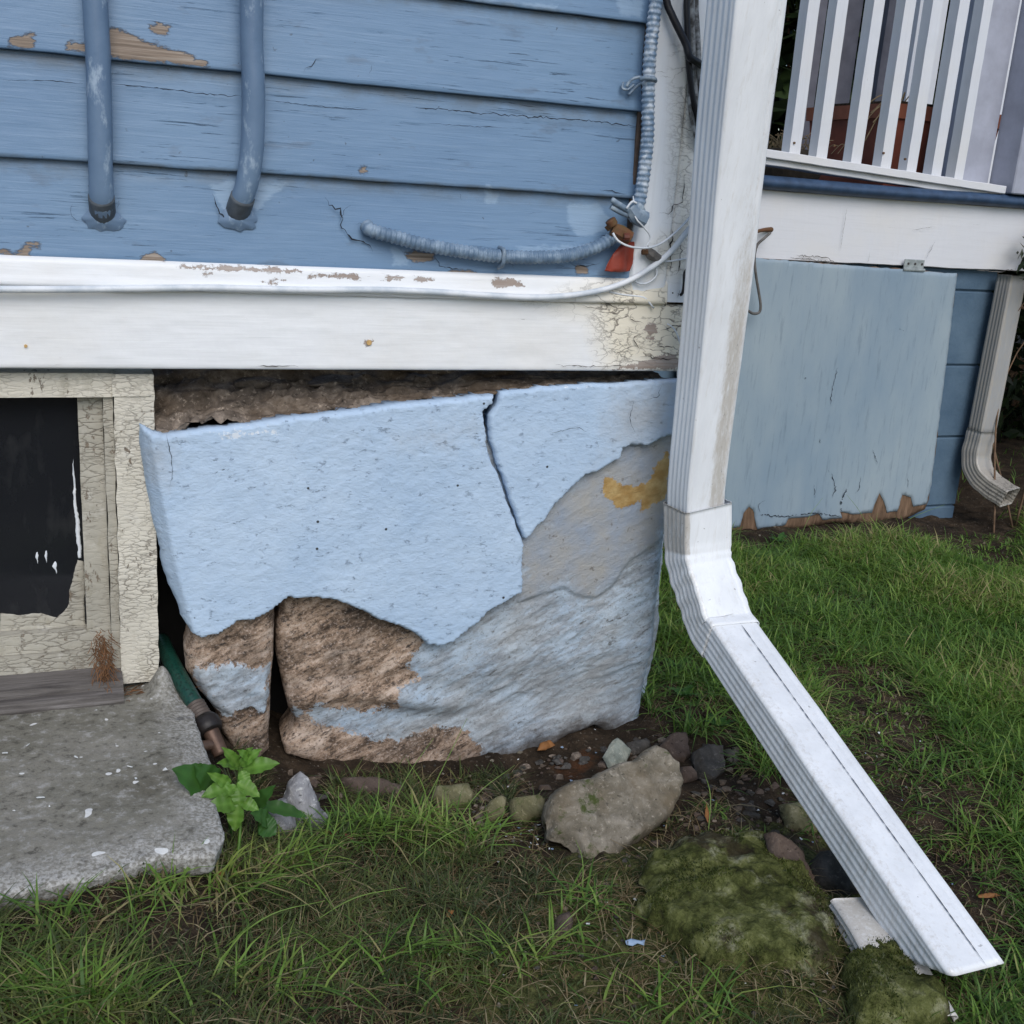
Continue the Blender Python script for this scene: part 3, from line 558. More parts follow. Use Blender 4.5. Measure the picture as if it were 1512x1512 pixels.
for i, (pts, wd) in enumerate([([(900, 410), (905, 418), (925, 425), (935, 440)], .0012), ([(870, 440), (895, 448), (912, 455)], .0012), ([(835, 432), (870, 440)], .0010), ([(935, 462), (930, 470), (950, 478)], .0015), ([(955, 490), (935, 500), (945, 515), (938, 525)], .0011),
    ([(975, 488), (1000, 480), (1015, 484)], .0016), ([(960, 512), (990, 512), (1003, 518)], .0012), ([(945, 525), (975, 530), (1003, 530)], .0013), ([(920, 470), (905, 462), (890, 464)], .0008), ([(985, 450), (1003, 448)], .0010), ([(850, 449), (890, 457)], .0007), ([(655, 425), (657, 433)], .0007),
    ([(995, 495), (1004, 505)], .0012), ([(980, 440), (984, 432), (1000, 430)], .0010), ([(820, 539), (880, 541), (930, 539)], .0010), ([(370, 541), (440, 541)], .0010), ([(970, 424), (1008, 436)], .0016)]): crk('trim_crack', M['crackw'], pts, wd, 1.4345, seed=i+40)
# rust spots and knot holes in the trim
M['ruststain'] = flat_mat('orange rust stain', (.62, .40, .16, 1), .7, .3, 200)
for a_, b_, r_ in ((545, 506, .0035), (38, 511, .002)):
    mb = MB(); q = W(a_, b_, 1.436); mb.tube([q+A(0, .004, 0), q+A(0, -.0006, 0)], r_, 9); mb.build('rust_stain', M['ruststain'], house)
# corner board
xs_ = np.r_[.741, .743, np.linspace(.7455, .794, 14), .797, .7985, .801, np.linspace(.803, .846, 12), .849, .850]
ys_ = np.r_[1.446, 1.4325, np.full(14, 1.4315), 1.4325, 1.437, 1.4325, np.full(12, 1.4315), 1.433, 1.47]
zz = np.r_[np.arange(.672, 1.3, .004), np.linspace(1.31, ZT, 12)]; Xi, Zi = np.meshgrid(np.arange(len(xs_)), zz)
P = np.c_[xs_[Xi.ravel()], ys_[Xi.ravel()], Zi.ravel()]; P[:, 0] += .0018*fbm(np.c_[P[:, 2]*0, P[:, 2]*0, P[:, 2]], 18, 4, 2); P[:, 1] += .0009*fbm(P, 25, 4, 6)
nn = len(xs_); i2, j2 = np.meshgrid(np.arange(len(zz)-1), np.arange(nn-1), indexing='ij'); b0 = (i2*nn+j2).ravel()
cb = mesh('corner_board', P, np.c_[b0, b0+1, b0+nn+1, b0+nn], M['corner'], house, smooth=True, attrs={'wear': multi([[(990, 60), (1040, 60), (1035, 300), (1020, 420), (955, 415), (960, 360), (985, 330), (985, 240)]], P, 1.43)-.012, 'peel': np.full(len(P), -1.)})
mb = MB()
for i, (pts, wd) in enumerate([([(1010, 258), (1007, 298), (995, 302), (990, 315), (973, 313)], .0013), ([(992, 335), (990, 400)], .0022), ([(1005, 352), (1003, 395), (992, 408)], .0017), ([(1003, 428), (1000, 440)], .0012), ([(1027, 225), (1025, 260)], .0010), ([(1028, 258), (1022, 276)], .0010), ([(1000, 186), (1025, 194)], .0008),
    ([(1035, 115), (1030, 132)], .0007), ([(975, 112), (990, 115)], .0006), ([(985, 135), (1005, 138)], .0006), ([(968, 105), (985, 108)], .0006), ([(1044, 30), (1042, 70)], .0006)]): crk('corner_crack', M['crackw'], pts, wd, 1.4300, seed=i+80)
mb = MB(); mb.box((.7335, 1.4405, .70), (.7395, 1.447, ZT), bev=.001); mb.build('corner_gap', flat_mat('bare brown corner gap', (.12, .085, .065, 1), .9, .6, 40, .5), house)
# side wall of the house running back to the porch, wall core, left extension
mb = MB(); mb.box((.836, 1.470, .692), (.8485, 2.42, ZT)); mb.build('side_wall', M['siding'], house, attrs={'peel': np.full(24, -1.), 'pale': np.full(24, -1.), 'dirt': np.zeros(24)})
mb = MB(); mb.box((XL, 1.4635, .70), (.832, 1.50, ZT)); mb.build('wall_core', M['oldwood'], house)
# basement window
win_m = M['cream']; 
def crackboard(name, x0, x1, y0, y1, z0, z1, mat, par, seed=0, ragged=.001, step=.005, taper=0):
    """board seen from the front: dense face with rough edges"""
    nx_, nz_ = max(6, int((x1-x0)/step)), max(6, int((z1-z0)/step)); X, Z = np.meshgrid(np.linspace(x0, x1, nx_), np.linspace(z0, z1, nz_)); P = np.c_[X.ravel(), np.full(X.size, y0), Z.ravel()]
    P[:, 1] += .0012*fbm(P, 30, 4, seed); eL = np.isclose(P[:, 0], x0) | np.isclose(P[:, 0], x1); P[:, 0] += eL*ragged*fbm(P, 60, 4, seed+1)*1.6
    if taper: P[:, 0] += taper*(z1-P[:, 2])/(z1-z0)
    i2, j2 = np.meshgrid(np.arange(nz_-1), np.arange(nx_-1), indexing='ij'); b = (i2*nx_+j2).ravel(); Fc = [tuple(f) for f in np.c_[b, b+1, b+nx_+1, b+nx_]]
    B = P.copy(); B[:, 1] = y1; n = len(P); per = list(range(nx_))+[nx_*k+nx_-1 for k in range(1, nz_)]+[nx_*(nz_-1)+k for k in range(nx_-2, -1, -1)]+[nx_*k for k in range(nz_-2, 0, -1)]
    Fc += [(per[(k+1) % len(per)], per[k], n+per[k], n+per[(k+1) % len(per)]) for k in range(len(per))]
    return mesh(name, np.vstack([P, B]), Fc, mat, par, smooth=False)
wc = crackboard('window', .051, .0985, 1.4580, 1.60, .142, .5605, win_m, house, 3, .0016, taper=-.002)
wc['label'] = 'basement window frame in thick crackled cream paint'
crackboard('head_casing', -.9, .0505, 1.4600, 1.60, .532, .5620, win_m, wc, 5, .0005)
crackboard('corner_block', .0495, .0980, 1.4560, 1.4575, .5335, .5615, win_m, wc, 8, .0006)
crackboard('stop_bead', .0385, .0498, 1.4660, 1.55, .150, .5315, M['cream2'], wc, 9, .001)
crackboard('sash_stile', .0085, .0380, 1.4800, 1.53, .197, .5315, M['cream2'], wc, 12, .0006)
crackboard('sash_rail', -.9, .0380, 1.4790, 1.53, .188, .2160, M['cream2'], wc, 15, .0006)
crackboard('sash_base', -.9, .0384, 1.4700, 1.54, .164, .1875, M['cream2'], wc, 18, .0008)
mb = MB(); mb.box((-.9, 1.4975, .205), (.012, 1.501, .55)); gl = mb.build('window_pane', M['glass'], wc)
# paint smeared over the glass along the bottom and the right edge
def flake(name, px, y, mat, par, th=.0006, jit=.0012, seed=0, res=.0022): return inflate(name, px, (0, y, .5), NY, mat, th, .0002, .001, par, res, jit, seed=seed, jsc=120)
flake('smeared_paint', [(0, 906), (30, 908), (60, 905), (85, 912), (100, 898), (103, 870), (110, 845), (114, 826), (124, 830), (126, 945), (0, 945)], 1.4970, M['cream2'], wc, seed=3)
flake('smeared_paint', [(107, 678), (110, 700), (113, 740), (119, 790), (121, 824), (116, 824), (111, 770), (108, 730)], 1.4970, M['wcable'], wc, seed=5)
for i, (a, b) in enumerate([(55, 822), (68, 820), (82, 836)]): flake('paint_drip', [(a-1, b-5-i), (a+1, b-7), (a+2.4, b-1), (a+1.2, b+4+2*i), (a+.6, b+11), (a-.8, b+5), (a-2-i, b+1)], 1.4970, M['wcable'], wc, .0004, .0010, i+9, .0010)
P, Fc = strip([(1.50, .168), (1.475, .165), (1.455, .160), (1.437, .156), (1.4355, .150), (1.4360, .146), (1.431, .1455), (1.424, .1435), (1.420, .134), (1.424, .12)], -1.3, .050, .006, .0012, 31); mesh('window_sill', P, Fc, M['sillwood'], wc, smooth=False)

# ------------------------------------------------------------------ foundation wall
fnd = thing('foundation_wall', (.45, 1.5, .0), 'fieldstone foundation corner whose pale blue stucco has cracked and fallen away', 'foundation')
def rough(amp1, s1, amp2, s2, seed, an=(1, 1, 1)):
    return lambda P, d: amp1*fbm(P*A(*an), s1, 4, seed)+amp2*fbm(P*A(*an), s2, 4, seed+20)
cham = [W(222, 640, 1.43)[[0, 2]], W(241, 740, 1.43)[[0, 2]], W(262, 845, 1.43)[[0, 2]], W(288, 938, 1.43)[[0, 2]]]
def slab_disp(P, d):
    r = .0007*fbm(P*A(1, 1, 1.3), 20, 3, 4)+.0009*fbm(P*A(1, 1, 1.5), 120, 3, 9)
    xz = np.interp(-P[:, 2], [-c[1] for c in cham], [c[0] for c in cham]); t = np.clip((xz-P[:, 0])/.026, 0, 1); r = r-.036*t
    return r+.004*np.sin((P[:, 0]-.1)*5)
at_grime = {'grime': lambda P, d: multi([[(905, 570), (1010, 555), (1000, 650), (925, 662), (880, 690), (905, 620)], [(220, 620), (260, 635), (240, 700), (215, 690)], [(600, 640), (700, 628), (690, 640), (610, 652)]], P, 1.43),
            'chalk': lambda P, d: multi([[(310, 635), (410, 628), (410, 640), (330, 650)], [(720, 575), (728, 579), (728, 596), (720, 590)], [(830, 568), (880, 566), (875, 573), (835, 574)]], P, 1.43)-.004}
def core_attr(P, d): return (d < .0009).astype(float)
crackL = [(727, 581), (724, 594), (711, 606), (712, 625), (716, 652), (722, 680), (734, 700), (745, 735), (757, 765), (768, 793)]
slabL = [(206, 628), (222, 634), (240, 640), (330, 629), (420, 616), (500, 606), (600, 594), (680, 586)]+crackL+[(770, 800), (768, 832), (769, 858), (769, 872), (745, 884), (722, 897), (705, 915), (682, 932), (668, 944), (650, 950), (630, 950), (608, 930), (585, 921), (556, 912), (535, 900), (512, 891), (492, 882), (470, 880), (448, 881), (425, 880), (410, 890), (392, 905), (372, 912), (350, 914), (335, 926), (318, 934), (296, 938), (282, 934), (268, 912), (262, 890), (250, 865), (240, 835), (233, 800), (226, 770), (218, 730), (212, 690), (207, 655)]
slabR = [(738, 578), (800, 571), (870, 566), (900, 567), (940, 563), (1000, 559), (1035, 558), (1035, 640), (1000, 640), (975, 648), (955, 657), (930, 657), (918, 662), (916, 674), (895, 688), (880, 697), (862, 702), (843, 720), (820, 742), (805, 765), (790, 778), (777, 795), (771, 794), (761, 765), (749, 733), (739, 700), (731, 680), (722, 652), (719, 628), (720, 610), (731, 598)]
M['aggregate'] = rock_mat('broken mortar edge', (.10, .085, .07, 1), (.20, .175, .15, 1), (.33, .30, .26, 1), 40)
a = {**at_grime, 'core': lambda P, d: np.zeros(len(P))}
s1 = inflate('stucco_slab', slabL, (0, 1.436, .4), NY, M['stucco'], .010, .034, .0016, fnd, .0034, .0016, slab_disp, 'round', .002, 3, a, jsc=60, bd=1)
s2 = inflate('stucco_slab', slabR, (0, 1.438, .4), NY, M['stucco'], .007, .025, .0015, fnd, .0034, .0018, lambda P, d: .0007*fbm(P*A(1, 1, 1.3), 20, 3, 4)+.0009*fbm(P*A(1, 1, 2), 110, 3, 9), 'round', .002, 8, a, jsc=60)
s2['label'] = 'smaller stucco piece right of the open crack'
for i, (pts, wd) in enumerate([([(310, 700), (340, 692), (372, 690)], .0008), ([(560, 745), (590, 738), (640, 742)], .0007), ([(640, 640), (690, 634), (706, 640)], .0012), ([(330, 770), (360, 774)], .0007), ([(700, 830), (725, 818), (745, 820)], .0009), ([(575, 690), (583, 688)], .001),
    ([(810, 640), (850, 632), (870, 640)], .0007), ([(650, 900), (668, 890), (690, 892)], .0010), ([(500, 850), (540, 856), (575, 870)], .0008), ([(420, 800), (445, 796)], .0008), ([(935, 590), (930, 620), (938, 640)], .0009), ([(975, 566), (972, 584), (960, 590)], .0016), ([(880, 650), (884, 660)], .001), ([(245, 640), (255, 690), (250, 720)], .0007)]):
    crk('hairline_crack', M['crackb'], pts, wd, 1.4255, i+140, .0008, fnd)
# stones
def stone_disp(P, d):
    th = math.radians(24); u = P[:, 0]*math.cos(th)+P[:, 2]*math.sin(th); v = -P[:, 0]*math.sin(th)+P[:, 2]*math.cos(th); Q = np.c_[u*.6, P[:, 1]*0, v*1.8]
    st = sdf(P[:, [0, 2]], STUC); k = .35+.65*(1-sst(st, -.01, .012))
    r = (.0050*fbm(Q, 12, 5, 3)+.0018*ridge(Q, 40, 4, 8)+.0016*fbm(P, 110, 3, 2))*k+.004*sst(st, -.004, .004)
    bl = sst(sdf(P[:, [0, 2]], BARE), -.02, .03); r = r-.010*bl+.004*ridge(Q, 26, 4, 18)*bl
    zb = P[:, 2]-.0; low = 1-sst(P[:, 2], .03, .14); r = r+.012*np.exp(-((P[:, 2]-(.075-.02*np.sin(P[:, 0]*14)))/.018)**2)*(1-sst(P[:, 0], .50, .60))-.016*low
    cr = sst(P[:, 0], .835, .880); return r-.05*cr**1.6
def xz(pp, y=1.445): return np.array([W(a, b, y)[[0, 2]] for a, b in pp])
STUC = xz([(768, 800), (780, 780), (850, 700), (925, 640), (1000, 630), (1000, 745), (975, 800), (930, 830), (905, 868), (880, 884), (850, 880), (835, 868), (800, 880), (768, 890)])
BARE = xz([(395, 870), (640, 880), (640, 948), (612, 965), (602, 985), (618, 1005), (596, 1020), (585, 1050), (545, 1062), (500, 1055), (470, 1045), (452, 1055), (420, 1060), (395, 1000)])
BARE2 = xz([(400, 1070), (455, 1068), (500, 1082), (560, 1100), (610, 1100), (650, 1085), (700, 1090), (720, 1115), (705, 1160), (600, 1190), (400, 1150)])
SOIL = xz([(690, 1120), (760, 1105), (840, 1080), (900, 1060), (960, 1085), (960, 1200), (600, 1200), (620, 1150)])
OCH = [[(893, 708), (905, 705), (915, 720), (940, 722), (962, 705), (968, 690), (985, 668), (990, 700), (985, 730), (960, 748), (948, 752), (950, 738), (930, 750), (912, 750), (893, 730)]]
at_st = {'stucco': lambda P, d: sdf(P[:, [0, 2]], STUC), 'bare': lambda P, d: np.maximum(sdf(P[:, [0, 2]], BARE), sdf(P[:, [0, 2]], BARE2)), 'ochre': lambda P, d: multi(OCH, P, 1.445), 'soil': lambda P, d: sdf(P[:, [0, 2]], SOIL)}
big = [(560, 690), (760, 600), (1000, 575), (1004, 640), (1002, 740), (998, 850), (993, 920), (990, 960), (984, 1010), (978, 1050), (965, 1070), (935, 1087), (905, 1090), (880, 1075), (840, 1090), (800, 1120), (760, 1150), (700, 1170), (600, 1172), (540, 1150), (500, 1140), (455, 1128), (425, 1118), (418, 1100), (432, 1085), (440, 1072), (425, 1045), (417, 1010), (411, 970), (408, 930), (412, 895), (420, 870), (460, 820)]
b = inflate('foundation_stone', big, (0, 1.466, .4), NY, M['stone'], .016, .10, .022, fnd, .0030, .0025, stone_disp, 'round', .03, 5, at_st, jsc=35, bd=1)
b['label'] = 'big fieldstone, bare brown at left and flaking blue grey paint at right'
PA = xz([(292, 988), (340, 975), (375, 984), (394, 985), (394, 1050), (388, 1052), (370, 1040), (340, 1050), (312, 1040), (296, 1015)])
small = [(288, 850), (398, 850), (404, 895), (403, 950), (401, 1000), (398, 1050), (396, 1100), (380, 1120), (345, 1115), (330, 1080), (312, 1040), (290, 1015), (275, 985), (272, 955), (280, 925)]
def sm_disp(P, d): return .006*fbm(P*A(1, 1, 1.5), 22, 5, 31)+.003*ridge(P, 45, 3, 5)+.0035*sst(sdf(P[:, [0, 2]], PA), -.002, .002)
b = inflate('foundation_stone', small, (0, 1.462, .2), NY, M['stone'], .022, .09, .022, fnd, .0028, .002, sm_disp, 'round', .03, 12, {'stucco': lambda P, d: np.full(len(P), -1.), 'ochre': lambda P, d: np.full(len(P), -1.), 'soil': lambda P, d: np.full(len(P), -1.), 'bare': lambda P, d: -sdf(P[:, [0, 2]], PA)}, jsc=35)
b['label'] = 'small brown stone with one pale blue painted patch'
# mortar bed above the slab, rising back into the dark gap
xs = np.arange(.0995, .838, .004); S = np.linspace(0, 1, 46); top = np.interp(xs, [.0, .096, .543, .60, .84], [.486, .488, .538, .546, .552])
X, Sg = np.meshgrid(xs, S); T = np.tile(top, (len(S), 1)); lay = np.interp(Sg, [0, .12, .35, .5, .55, .8, .9, 1], [-.012, .0, .30, .42, .55, .66, .95, .98])
gap = np.maximum(.571-T, .012); lim = .74+.12*(X < .3)
z = T-.003+lay*gap*.93*lim; y = 1.446+.105*Sg+.0
P = np.c_[X.ravel(), y.ravel(), z.ravel()]; k = np.clip(gap.ravel()/.06, .35, 1)
P[:, 2] += k*(.018*fbm(P*A(1, 2.2, 1), 26, 5, 5)+.009*ridge(P*A(1, 2, 1), 45, 4, 7)); P[:, 1] += .016*fbm(P*A(1, 1, 3), 30, 5, 15)*(Sg.ravel() > .03)
P[:, 2] = np.minimum(P[:, 2], .5725-.004*(1+fbm(P*A(1, 0, 0), 12, 3, 3)))
nn = len(xs); i2, j2 = np.meshgrid(np.arange(len(S)-1), np.arange(nn-1), indexing='ij'); b0 = (i2*nn+j2).ravel()
mesh('mortar_bed', P, np.c_[b0, b0+1, b0+nn+1, b0+nn], M['rubble'], fnd, smooth=True)
mb = MB(); mb.box((.099, 1.60, -.2), (.83, 1.75, .57)); mb.box((.845, 1.54, -.2), (.846, 1.55, .5)); mb.build('stone_core', M['void'], fnd)
def rockblob(name, c, r, mat, par=None, seed=0, flat=.15, sub=5, sc=None):
    import bmesh
    bm = bmesh.new(); bmesh.ops.create_icosphere(bm, subdivisions=sub, radius=1); V = np.array([v.co[:] for v in bm.verts]); Fc = [tuple(v.index for v in f.verts) for f in bm.faces]; bm.free()
    rr = np.random.default_rng(seed)
    for k in range(11):
        n_ = nrm(rr.normal(size=3)); dd = rr.uniform(.62, .86); h = V @ n_; V = V-np.outer(np.maximum(h-dd, 0)*.92, n_)
    V = V*(1+.10*fbm(V+seed, 1.6, 4, seed)[:, None]+.03*fbm(V, 8, 4, seed+3)[:, None])
    V = V*A(*r); a = rr.uniform(-.5, .5); V = V @ np.array([[math.cos(a), math.sin(a), 0], [-math.sin(a), math.cos(a), 0], [0, 0, 1]]) if not sc else V
    return mesh(name, V+A(*c), Fc, mat, par, smooth=True)
for i, (px, py, r) in enumerate([(285, 571, (.075, .03, .018)), (390, 563, (.060, .03, .014)), (500, 558, (.07, .03, .012))]):
    r = (r[0]*.8, r[1], r[2]*.85)
    c = W(px, py, 1.535)+A(0, 0, -.004); rockblob('mortar_lump', c, r, M['rubble' if i in (0, 1, 2, 3, 4, 10) else 'rubble2'], fnd, i+4, sub=4)
mb = MB(); q = W(590+0, 545, 1.45)
# side face of the foundation, running back to the porch
ys = np.arange(1.47, 2.42, .012); zs = np.arange(-.1, .56, .012); Yg, Zg = np.meshgrid(ys, zs); P = np.c_[np.full(Yg.size, .824), Yg.ravel(), Zg.ravel()]; P[:, 0] += .008*fbm(P, 9, 4, 5); nn = len(ys); i2, j2 = np.meshgrid(np.arange(len(zs)-1), np.arange(nn-1), indexing='ij'); b0 = (i2*nn+j2).ravel()
mesh('side_face', P, np.c_[b0, b0+1, b0+nn+1, b0+nn], M['block'], fnd, smooth=True)
mb = MB(); mb.box((-1.6, 1.53, -.1), (.0, 1.60, .20)); mb.build('lower_wall', M['rubble'], fnd)

# ------------------------------------------------------------------ concrete pad below the window
def pad_disp(P, d):
    r = .0020*fbm(P, 30, 5, 3)+.0010*fbm(P, 130, 4, 5)-.004*(1-sst(d, 0, .03))*(1+fbm(P, 20, 3, 7))
    c = W(240, 1000, 1.445); dd = np.hypot((P[:, 0]-c[0])/1.0, (P[:, 1]-c[1])/1.6); return r+.038*np.exp(-(dd/.016)**2)
P0 = G(0, 1310, .13)
pad = inflate('concrete_pad', [(-1500, 1040), (-1500, 1500), (-300, 1375), (-60, 1335), (0, 1322), (60, 1308), (120, 1296), (190, 1278), (240, 1262), (285, 1264), (320, 1258), (332, 1232), (326, 1205), (316, 1180), (322, 1150), (312, 1120), (296, 1085), (283, 1040), (266, 1005), (250, 975), (240, 960), (0, 985)], (0, 1.2, .128), (0, 0, 1), M['conc'], .003, .028, .005, None, .0045, .003, pad_disp, 'round', .012, 4, {'edge': lambda P, d: .010-d}, up=(0, 1, 0), jsc=25, bd=1)
tag(pad, 'worn grey concrete pad with paint specks under the basement window', 'concrete pad')

# ------------------------------------------------------------------ porch beyond the corner
M['peeledge'] = flat_mat('peeled grey edge', (.20, .19, .18, 1), .8, .4, 40)
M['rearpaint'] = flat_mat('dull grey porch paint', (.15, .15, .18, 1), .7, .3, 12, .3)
porch = thing('porch', (2.0, 2.5, 0), 'white railed porch on blue painted block wall with a rotting hatch', 'porch')
def wobblebox(mb, a, b, step=.02, amp=.0012, seed=0, mi=0):
    """long board as a box cut along x, faces roughened"""
    a, b = A(*a), A(*b); n = max(2, int((b[0]-a[0])/step)); xs = np.linspace(a[0], b[0], n); V = []
    for x in xs:
        t = (x-a[0])/(b[0]-a[0]); c = .0015
        for (y, z) in ((a[1]+c, a[2]), (b[1], a[2]), (b[1], b[2]), (a[1]+c, b[2]), (a[1], b[2]-c), (a[1], a[2]+c)): V.append((x, y, z))
    V = np.array(V); V[:, 1:] += amp*np.c_[fbm(V, 18, 3, seed), fbm(V, 18, 3, seed+9)]; Fc = [(i*6+k, (i+1)*6+k, (i+1)*6+(k+1) % 6, i*6+(k+1) % 6) for i in range(n-1) for k in range(6)]
    Fc += [tuple(range(6)), tuple((n-1)*6+k for k in range(5, -1, -1))]; mb.add(V, Fc, mi)
def shear(o, x0, dzdx):
    for v in o.data.vertices: v.co.z += ((v.co.x+LOC[o.name][0])-x0)*dzdx
mb = MB(); wobblebox(mb, (.86, 2.40, .683), (3.6, 2.43, .846), amp=.0022, seed=3); f_ = mb.build('fascia_board', M['porchwhite'], porch)
mb = MB()
for i, (pts, wd) in enumerate([([(1165, 380), (1200, 384), (1230, 388), (1215, 380), (1175, 377)], .006), ([(1345, 340), (1380, 334)], .0006), ([(1282, 390), (1283, 372)], .0014), ([(1440, 398), (1470, 401), (1500, 397)], .006), ([(1380, 355), (1365, 385)], .001), ([(1250, 305), (1240, 370)], .0008)]): crk('peeled_edge', M['peeledge'], pts, min(wd, .0022), 2.396, i, .0025, porch)
# rounded deck nosing
xs = np.linspace(.86, 3.6, 150); V = []; 
for x in xs:
    for k in range(13):
        a_ = -math.pi/2+math.pi*k/12; V.append((x, 2.395-.030*math.cos(a_), .8615+.0165*math.sin(a_)+.001*math.sin(x*9)))
    V.append((x, 2.5, .878)); V.append((x, 2.5, .846))
n = 15; mesh('deck_edge', V, [(i*n+k, i*n+k+1, (i+1)*n+k+1, (i+1)*n+k) for i in range(149) for k in range(14)], M['nosing'], porch)
mb = MB(); mb.box((.86, 2.435, .80), (3.6, 3.60, .872)); mb.build('porch_floor', M['deck'], porch)
mb = MB(); wobblebox(mb, (1.0, 2.385, .903), (2.292, 2.440, .935), amp=.0018, seed=6); wobblebox(mb, (1.0, 2.372, .918), (2.293, 2.384, .937), amp=.0016, seed=7); rl = mb.build('bottom_rail', M['porchwhite'], porch)
for v in rl.data.vertices: v.co.z -= .038*((v.co.x+2.0)-1.557)/.726
mb = MB(); mb.box((1.0, 2.385, 1.72), (2.3, 2.44, 1.76)); mb.build('top_rail', M['porchwhite'], porch)
def bal(x, y, z0, z1, wd=.030, dp=.034, seed=0, nm='baluster'):
    V = []; zs = np.linspace(z0, z1, 26)
    for z_ in zs:
        for (sx, sy) in ((-.5, -.5), (.5, -.5), (.5, .5), (-.5, .5)): V.append((x+sx*wd, y+sy*dp, z_))
    V = np.array(V); V += .0010*np.c_[fbm(V, 25, 3, seed), fbm(V, 25, 3, seed+4), 0*V[:, 0]]; Fc = [(i*4+k, i*4+(k+1) % 4, (i+1)*4+(k+1) % 4, (i+1)*4+k) for i in range(25) for k in range(4)]+[(3, 2, 1, 0), (100, 101, 102, 103)]
    return mesh(nm, V, Fc, M['porchv'], porch, smooth=False)
for i, (a_, b_) in enumerate([(1118, 212), (1143, 214), (1174.5, 218), (1214, 226), (1265, 233), (1309, 238), (1347, 244), (1384, 249), (1417, 254)]):
    if i == 1: continue
    q = W(a_, b_, 2.395); zz_ = .935-.038*(q[0]-1.557)/.726; bal(q[0], 2.412, zz_-.002, 1.725, seed=i*5, wd=.031 if i < 8 else .028)
for q_ in (W(1338, 235, 2.39), W(1306, 226, 2.39), W(1233, 215, 2.39), W(1174, 211, 2.39)):
    mb = MB(); mb.tube([q_+A(0, .006, 0), q_+A(0, .0015, 0)], .0028, 8); mb.build('rusty_nail', M['rust'], porch)
# post at the right, further post
mb = MB(); mb.box((2.170, 2.445, .875), (2.300, 2.53, 2.2), bev=.003); mb.build('porch_post', M['post'], porch)
mb = MB(); mb.box((2.305, 2.36, .88), (2.40, 2.45, 2.2), bev=.003); mb.build('corner_post', M['post'], porch)
mb = MB(); mb.box((1.0, 3.45, .93), (3.5, 3.50, .97)); mb.box((1.0, 3.45, 1.72), (3.5, 3.50, 1.76)); mb.build('rear_rail', M['porchv'], porch)
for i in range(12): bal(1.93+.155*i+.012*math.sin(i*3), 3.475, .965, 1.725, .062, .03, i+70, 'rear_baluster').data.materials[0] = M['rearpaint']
for i, (x_, wd) in enumerate([(1.93, .10), (2.62, .11), (2.95, .10)]): bal(x_, 3.2, .872, 2.2, wd, .09, i+99, 'rear_post')
# block wall
mb = MB(); zc = [-.2, .014, .217, .42, .623, .683]
for r_ in range(5):
    off = 0 if r_ % 2 else .2
    x1_ = 2.372; edges = [x1_]
    while edges[-1] > 1.0: edges.append(edges[-1]-(.2 if (len(edges) == 1 and r_ % 2) else .406))
    for e0, e1 in zip(edges[1:], edges[:-1]): mb.box((e0+.0012, 2.424, zc[r_]+.002), (e1-.0012, 2.56, zc[r_+1]-.002), bev=.0035)
mb.box((.86, 2.432, -.2), (2.368, 2.55, .683)); mb.box((2.25, 2.44, -.2), (2.366, 3.6, .80)); mb.build('block_wall', M['block'], porch)
# hatch: brown ply core with a thin paint skin that has flaked off the bottom
core = [(1000, 372), (1413, 404), (1372, 738), (1366, 752), (1330, 768), (1280, 772), (1230, 772), (1180, 780), (1120, 788), (1075, 786), (1000, 795)]
hk = inflate('hatch_panel', core, (0, 2.392, .3), NY, M['oldwood'], .004, .012, .003, porch, .012, .003, None, 'round', .003, 5, jsc=30); hk['label'] = 'blue painted plywood hatch rotten and flaking along its bottom edge'
skin = [(1000, 372), (1413, 404), (1402, 500), (1388, 610), (1375, 715), (1368, 745), (1348, 748), (1345, 735), (1332, 730), (1325, 755), (1310, 757), (1305, 740), (1299, 728), (1293, 740), (1288, 757), (1260, 760), (1240, 755), (1243, 765), (1215, 768), (1208, 757), (1203, 760), (1195, 763), (1165, 765), (1160, 775), (1118, 782), (1112, 752), (1106, 748), (1098, 757), (1092, 778), (1060, 783), (1000, 790)]
inflate('hatch_paint', skin, (0, 2.3865, .3), NY, M['hatch'], .0012, .0008, .001, hk, .009, .0022, lambda P, d: .0008*fbm(P, 6, 3, 3), 'round', .001, 9, jsc=60)
mb = MB()
for i, (pts, wd) in enumerate([([(1236, 542), (1229, 575), (1226, 600)], .0016), ([(1228, 735), (1233, 720), (1230, 708), (1227, 698)], .002), ([(1271, 703), (1268, 722), (1262, 728)], .0015), ([(1243, 760), (1243, 740), (1249, 720)], .004), ([(1202, 715), (1203, 735)], .002), ([(1288, 663), (1295, 685)], .0018), ([(1120, 760), (1160, 762), (1200, 758), (1240, 762)], .0025), ([(1130, 738), (1120, 745), (1122, 758)], .0014), ([(1340, 700), (1341, 722)], .0015), ([(1188, 556), (1190, 560)], .003), ([(1209, 648), (1211, 653)], .003), ([(1328, 486), (1335, 489)], .0025), ([(1222, 690), (1224, 700)], .001)]): crk('hatch_crack', M['crackb'], pts, wd, 2.385, i+3, .0012, hk)
q = W(1347, 391, 2.394); mb = MB(); mb.box(q+A(-.032, -.008, -.010), q+A(.032, -.004, .014), bev=.0012); mb.tube([q+A(-.034, -.009, -.012), q+A(.034, -.009, -.012)], .0042, 8)
hg = mb.build('hinge', M['hinge'], porch)
mb = MB()
for dx in (-.02, .002, .024): mb.tube([q+A(dx, -.008, .003), q+A(dx, -.0092, .003)], .0032, 8)
mb.build('screw', M['crackw'], hg)
